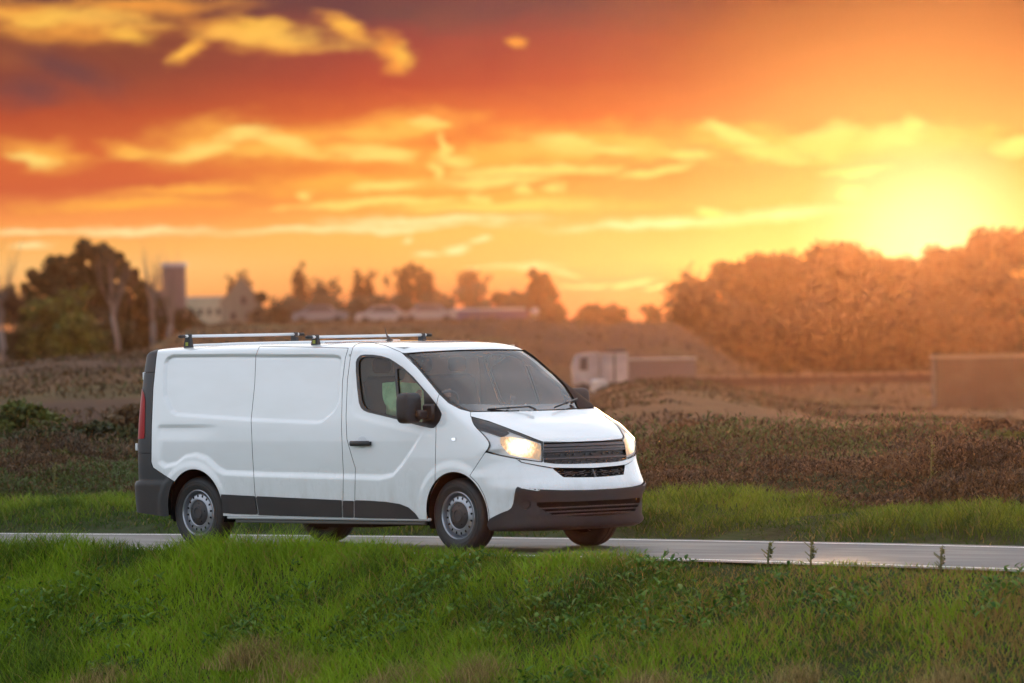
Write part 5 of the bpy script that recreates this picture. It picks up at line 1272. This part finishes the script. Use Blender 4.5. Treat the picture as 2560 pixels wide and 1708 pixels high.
# parked cars on the skyline
carp = [mat('car_paint_a', (.15, .155, .175), .3, coat=.6), mat('car_paint_b', (.10, .11, .13), .3, coat=.6), mat('car_paint_c', (.20, .20, .21), .3, coat=.6), mat('car_paint_d', (.12, .13, .18), .3, coat=.6)]
CP = [(-2.1, .35), (-2.15, .75), (-1.95, .95), (-1.25, 1.02), (-.75, 1.45), (.75, 1.47), (1.45, 1.0), (2.05, .92), (2.15, .6), (2.1, .32)]
def car(u, b, v, m, label, flip=1):
    r = placed('parked_car', label, 'car', u, b, v, 'cars parked on the skyline')
    n = len(CP); V = []
    for y, k in ((-.86, 1), (.86, 1)):
        for x, z in CP: V.append((flip*x, y*(.84 if z > 1.1 else 1), z))
    F = [list(range(n)), list(range(n, 2*n))[::-1]] + [(i, (i+1) % n, n+(i+1) % n, n+i)[::-1] for i in range(n)]
    MB().add(V, F).build('body', m, r)
    MB().add([(flip*x, -.875, z) for x, z in ((-1.05, 1.02), (-.68, 1.36), (.68, 1.38), (1.2, 1.0))], [(0, 1, 2, 3)]).add([(flip*x, .875, z) for x, z in ((-1.05, 1.02), (-.68, 1.36), (.68, 1.38), (1.2, 1.0))], [(0, 1, 2, 3)]).build('side_window', winm, r)
    for x in (-1.35, 1.35):
        for y in (-.82, .82): MB().lathe([(0, -.1), (.32, -.1), (.34, 0), (.32, .1), (0, .1)], (x, y, .33), 16).build('wheel', rubber, r)
for i, (u, v, l) in enumerate(((735, 745, 'grey blue parked car at the left of those on the skyline'), (880, 746, 'white parked car in the middle of those on the skyline'), (985, 743, 'pale parked car under the round crowned tree'))):
    car(u, 455, v, carp[[1, 2, 0][i]], l, 1 if i % 2 else -1)
# lorry with a long trailer
b = 240; s = mper(b); r = placed('lorry', 'white lorry with a long low trailer standing below the mound', 'lorry', 1395, b, 900)
lw = mat('lorry_white', (.22, .20, .20), .4, var=(.8, (.45, .42, .40), .5, (1, 1, 1))); lt = mat('trailer_side', (.13, .09, .075), .8, var=(.5, (.15, .11, .10), .6, (1, 1, 1)))
cabp = [(-80, 18), (-82, 60), (-70, 88), (-20, 92), (-20, 18)]
V = [(x*s, -1.2, z*s) for x, z in cabp] + [(x*s, 1.2, z*s) for x, z in cabp]
MB().add(V, [(0, 1, 2, 3, 4)[::-1], (5, 6, 7, 8, 9), (0, 1, 6, 5), (1, 2, 7, 6), (2, 3, 8, 7), (3, 4, 9, 8), (4, 0, 5, 9)]).build('cab', lw, r)
MB().add([(x*s, -1.23, z*s) for x, z in ((-66, 52), (-62, 80), (-46, 82), (-46, 50))], [(0, 1, 2, 3)]).build('window', winm, r)
MB().box((15*s, 0, 56*s), (62*s, 2.4, 66*s)).build('crew_box', lw, r); MB().box((15*s, -1.22, 56*s), (4*s, .08, 66*s)).build('door_seam', winm, r)
MB().box((20*s, 0, 95*s), (44*s, 1.6, 8*s)).build('roof_box', winm, r)
MB().box((125*s, 0, 48*s), (150*s, 2.4, 50*s)).build('trailer', lt, r); MB().box((125*s, 0, 74*s), (154*s, 2.5, 3*s)).build('trailer_edge', lw, r)
MB().box((60*s, 0, 17*s), (280*s, 2.2, 8*s)).build('chassis', undr, r)
for x in (-58, 10, 60, 150, 175): 
    for y in (-1.1, 1.1): MB().lathe([(0, -.15), (12*s, -.15), (13*s, 0), (12*s, .15), (0, .15)], (x*s, y, 11*s), 20).build('wheel', rubber, r)
# concrete blocks by the lorry
bl = thing('concrete_block', 'pale concrete block at the foot of the lorry, by the small mound', 'block', at(1375, 900, 170)); local(bl); s = mper(170)
MB().box((0, 0, .0), (40*s, .9, 60*s), bev=.08).build('block_body', mat('concrete', (.42, .38, .35), .9, var=(2, (.25, .22, .2), .7, (1, 1, 1))), bl)
# dark fence line across the middle distance and the hazy wall at right
fe = placed('board_fence', 'long low dark fence below the big trees', 'fence', 1850, 235, 885); s = mper(235)
fm = mat('fence_wood', (.060, .030, .022), .9, var=(1, (.10, .055, .035), .5, (1, 1, 1)))
MB().box((0, 0, 13*s), (760*s, .06, 20*s)).build('board_panel', fm, fe)
for i in range(20): MB().box((-380*s+i*40*s, -.06, 12*s), (.14, .14, 26*s)).build('post', fm, fe)
MB().box((0, -.04, 24*s), (760*s, .12, .10)).build('top_rail', mat('fence_rail', (.16, .11, .08), .8), fe)
b = 205; s = mper(b); r = placed('low_building', 'long flat roofed pale building in the haze at the right edge', 'building', 2290, b, 985)
MB().box((0, 0, 82*s), (290*s, 120*s, 164*s)).build('wall', mat('haze_render', (.10, .06, .035), .9, var=(.7, (.15, .11, .07), .6, (1, 1, 1))), r)
MB().box((0, 0, 168*s), (298*s, 128*s, 8*s)).build('roof', mat('roof_edge', (.20, .14, .09), .8), r)
# tall dry stalks
stm = mat('stalk_dry', (.15, .14, .05), .9)
for i, (u, t_, h_, l) in enumerate(((2130, 6.2, .62, 'tall dry yellow stalk on the bank at the right'), (118, 5.6, .42, 'dry brown stalk on the bank at far left'), (1850, -1.95, .30, 'weed stalk with a yellow top against the road at right'), (1752, -1.9, .22, 'small dark weed stalk against the road'), (2148, -1.95, .24, 'dark weed stalk against the road near the right edge'))):
    a_ = (u-1175)*KK/15000*57; bb0 = 57.
    for _ in range(12):
        p = CAM + RH*a_ + FH*bb0; bb0 -= (p[1]-yc(p[0])-t_)/FH[1]*.9; a_ = (u-1175)*KK/15000*bb0
    p = CAM + RH*a_ + FH*bb0; z = float(height(np.array([p[0]]), np.array([p[1]]))[0])
    r = thing('weed_stalk', l, 'weed', (p[0], p[1], z), 'tall single weeds'); m = MB(); m.tube([(0, 0, 0), (.01, 0, h_*.6), (.02, .01, h_)], np.array([.010, .008, .004]), 6)
    for k in range(7): a2 = rng.uniform(0, 6.3); q = h_*rng.uniform(.2, .95); m.tube([(.01, 0, q), (.01+.06*math.cos(a2), .06*math.sin(a2), q+.05)], .004, 4)
    m.build('stem', stm, r, True)
    leafcloud('seed_head', [(.02, .01, h_*f) for f in (.45, .6, .75, .88, 1.0)], [.025, .03, .03, .022, .015], 70, .013, foliage('stalk_leaf', (.07, .07, .018), (.16, .15, .035), None, 4, .2), r, 1, .1)
# dry tufts in the ditch
def tuft(u, v, n, h_, label):
    bs2 = np.arange(40, 60, .03); pp_ = np.array([at(u, v, q) for q in bs2]); i_ = int(np.argmax(pp_[:, 2] <= height(pp_[:, 0], pp_[:, 1]) + .12)); p = pp_[i_]; z = float(height(p[:1], p[1:2])[0])
    a_ = rng.normal(size=n)*.22; c_ = rng.normal(size=n)*.22
    o = blades('dry_tuft', a_, c_, np.zeros(n), h_*rng.uniform(.5, 1.1, n)*np.exp(-(a_**2+c_**2)*4), rng.uniform(.005, .009, n), rng.uniform(.2, .8, n), dryg, rng.uniform(0, .84, n), stuff=False)
    o.location = (p[0], p[1], z-.02); tag(o, label, 'grass tuft', group='dry grass tufts along the ditch')
dryg = foliage('dry_grass', (.17, .12, .045), (.42, .31, .12), None, 6, .3)
for u, v, n, h_, l in ((600, 1500, 900, .42, 'straw coloured dry tuft at the bottom, left of the middle'), (700, 1530, 700, .35, 'straw coloured dry tuft beside the bigger one at the bottom left of the middle'), (930, 1550, 700, .34, 'dry tuft at the bottom edge under the front wheel'), (1110, 1540, 800, .38, 'brown dry tuft at the bottom edge in the middle'), (250, 1540, 600, .30, 'dry tuft at the bottom left'), (1500, 1555, 600, .30, 'dry tuft at the bottom right of the middle'), (1840, 1545, 600, .32, 'dry tuft low down on the right of the bank'), (2200, 1550, 600, .32, 'dry tuft in the bottom right corner')):
    tuft(u, v, n, h_, l)

# ------------------------------------------------------------ warm air
hz = MB().box((0, 0, 0), (1, 1, 1)).build('haze', None)
if HAZE > 0:
    hm = bpy.data.materials.new('haze'); hm.use_nodes = True; nt = hm.node_tree
    for n_ in list(nt.nodes): nt.nodes.remove(n_)
    t = NT(nt); pv = t.n('ShaderNodeVolumePrincipled', {'Color': (1., .52, .28, 1), 'Density': HAZE, 'Anisotropy': .955})
    t.n('ShaderNodeOutputMaterial', {'Volume': pv.outputs[0]})
    hz.data.materials.append(hm)
    ctr = CAM + FH*330; hz.location = (ctr[0], ctr[1], 2.0); hz.rotation_euler = (0, 0, math.atan2(RH[1], RH[0])); hz.scale = (900, 800, 16)
    tag(hz, kind='stuff')
else: bpy.data.objects.remove(hz)
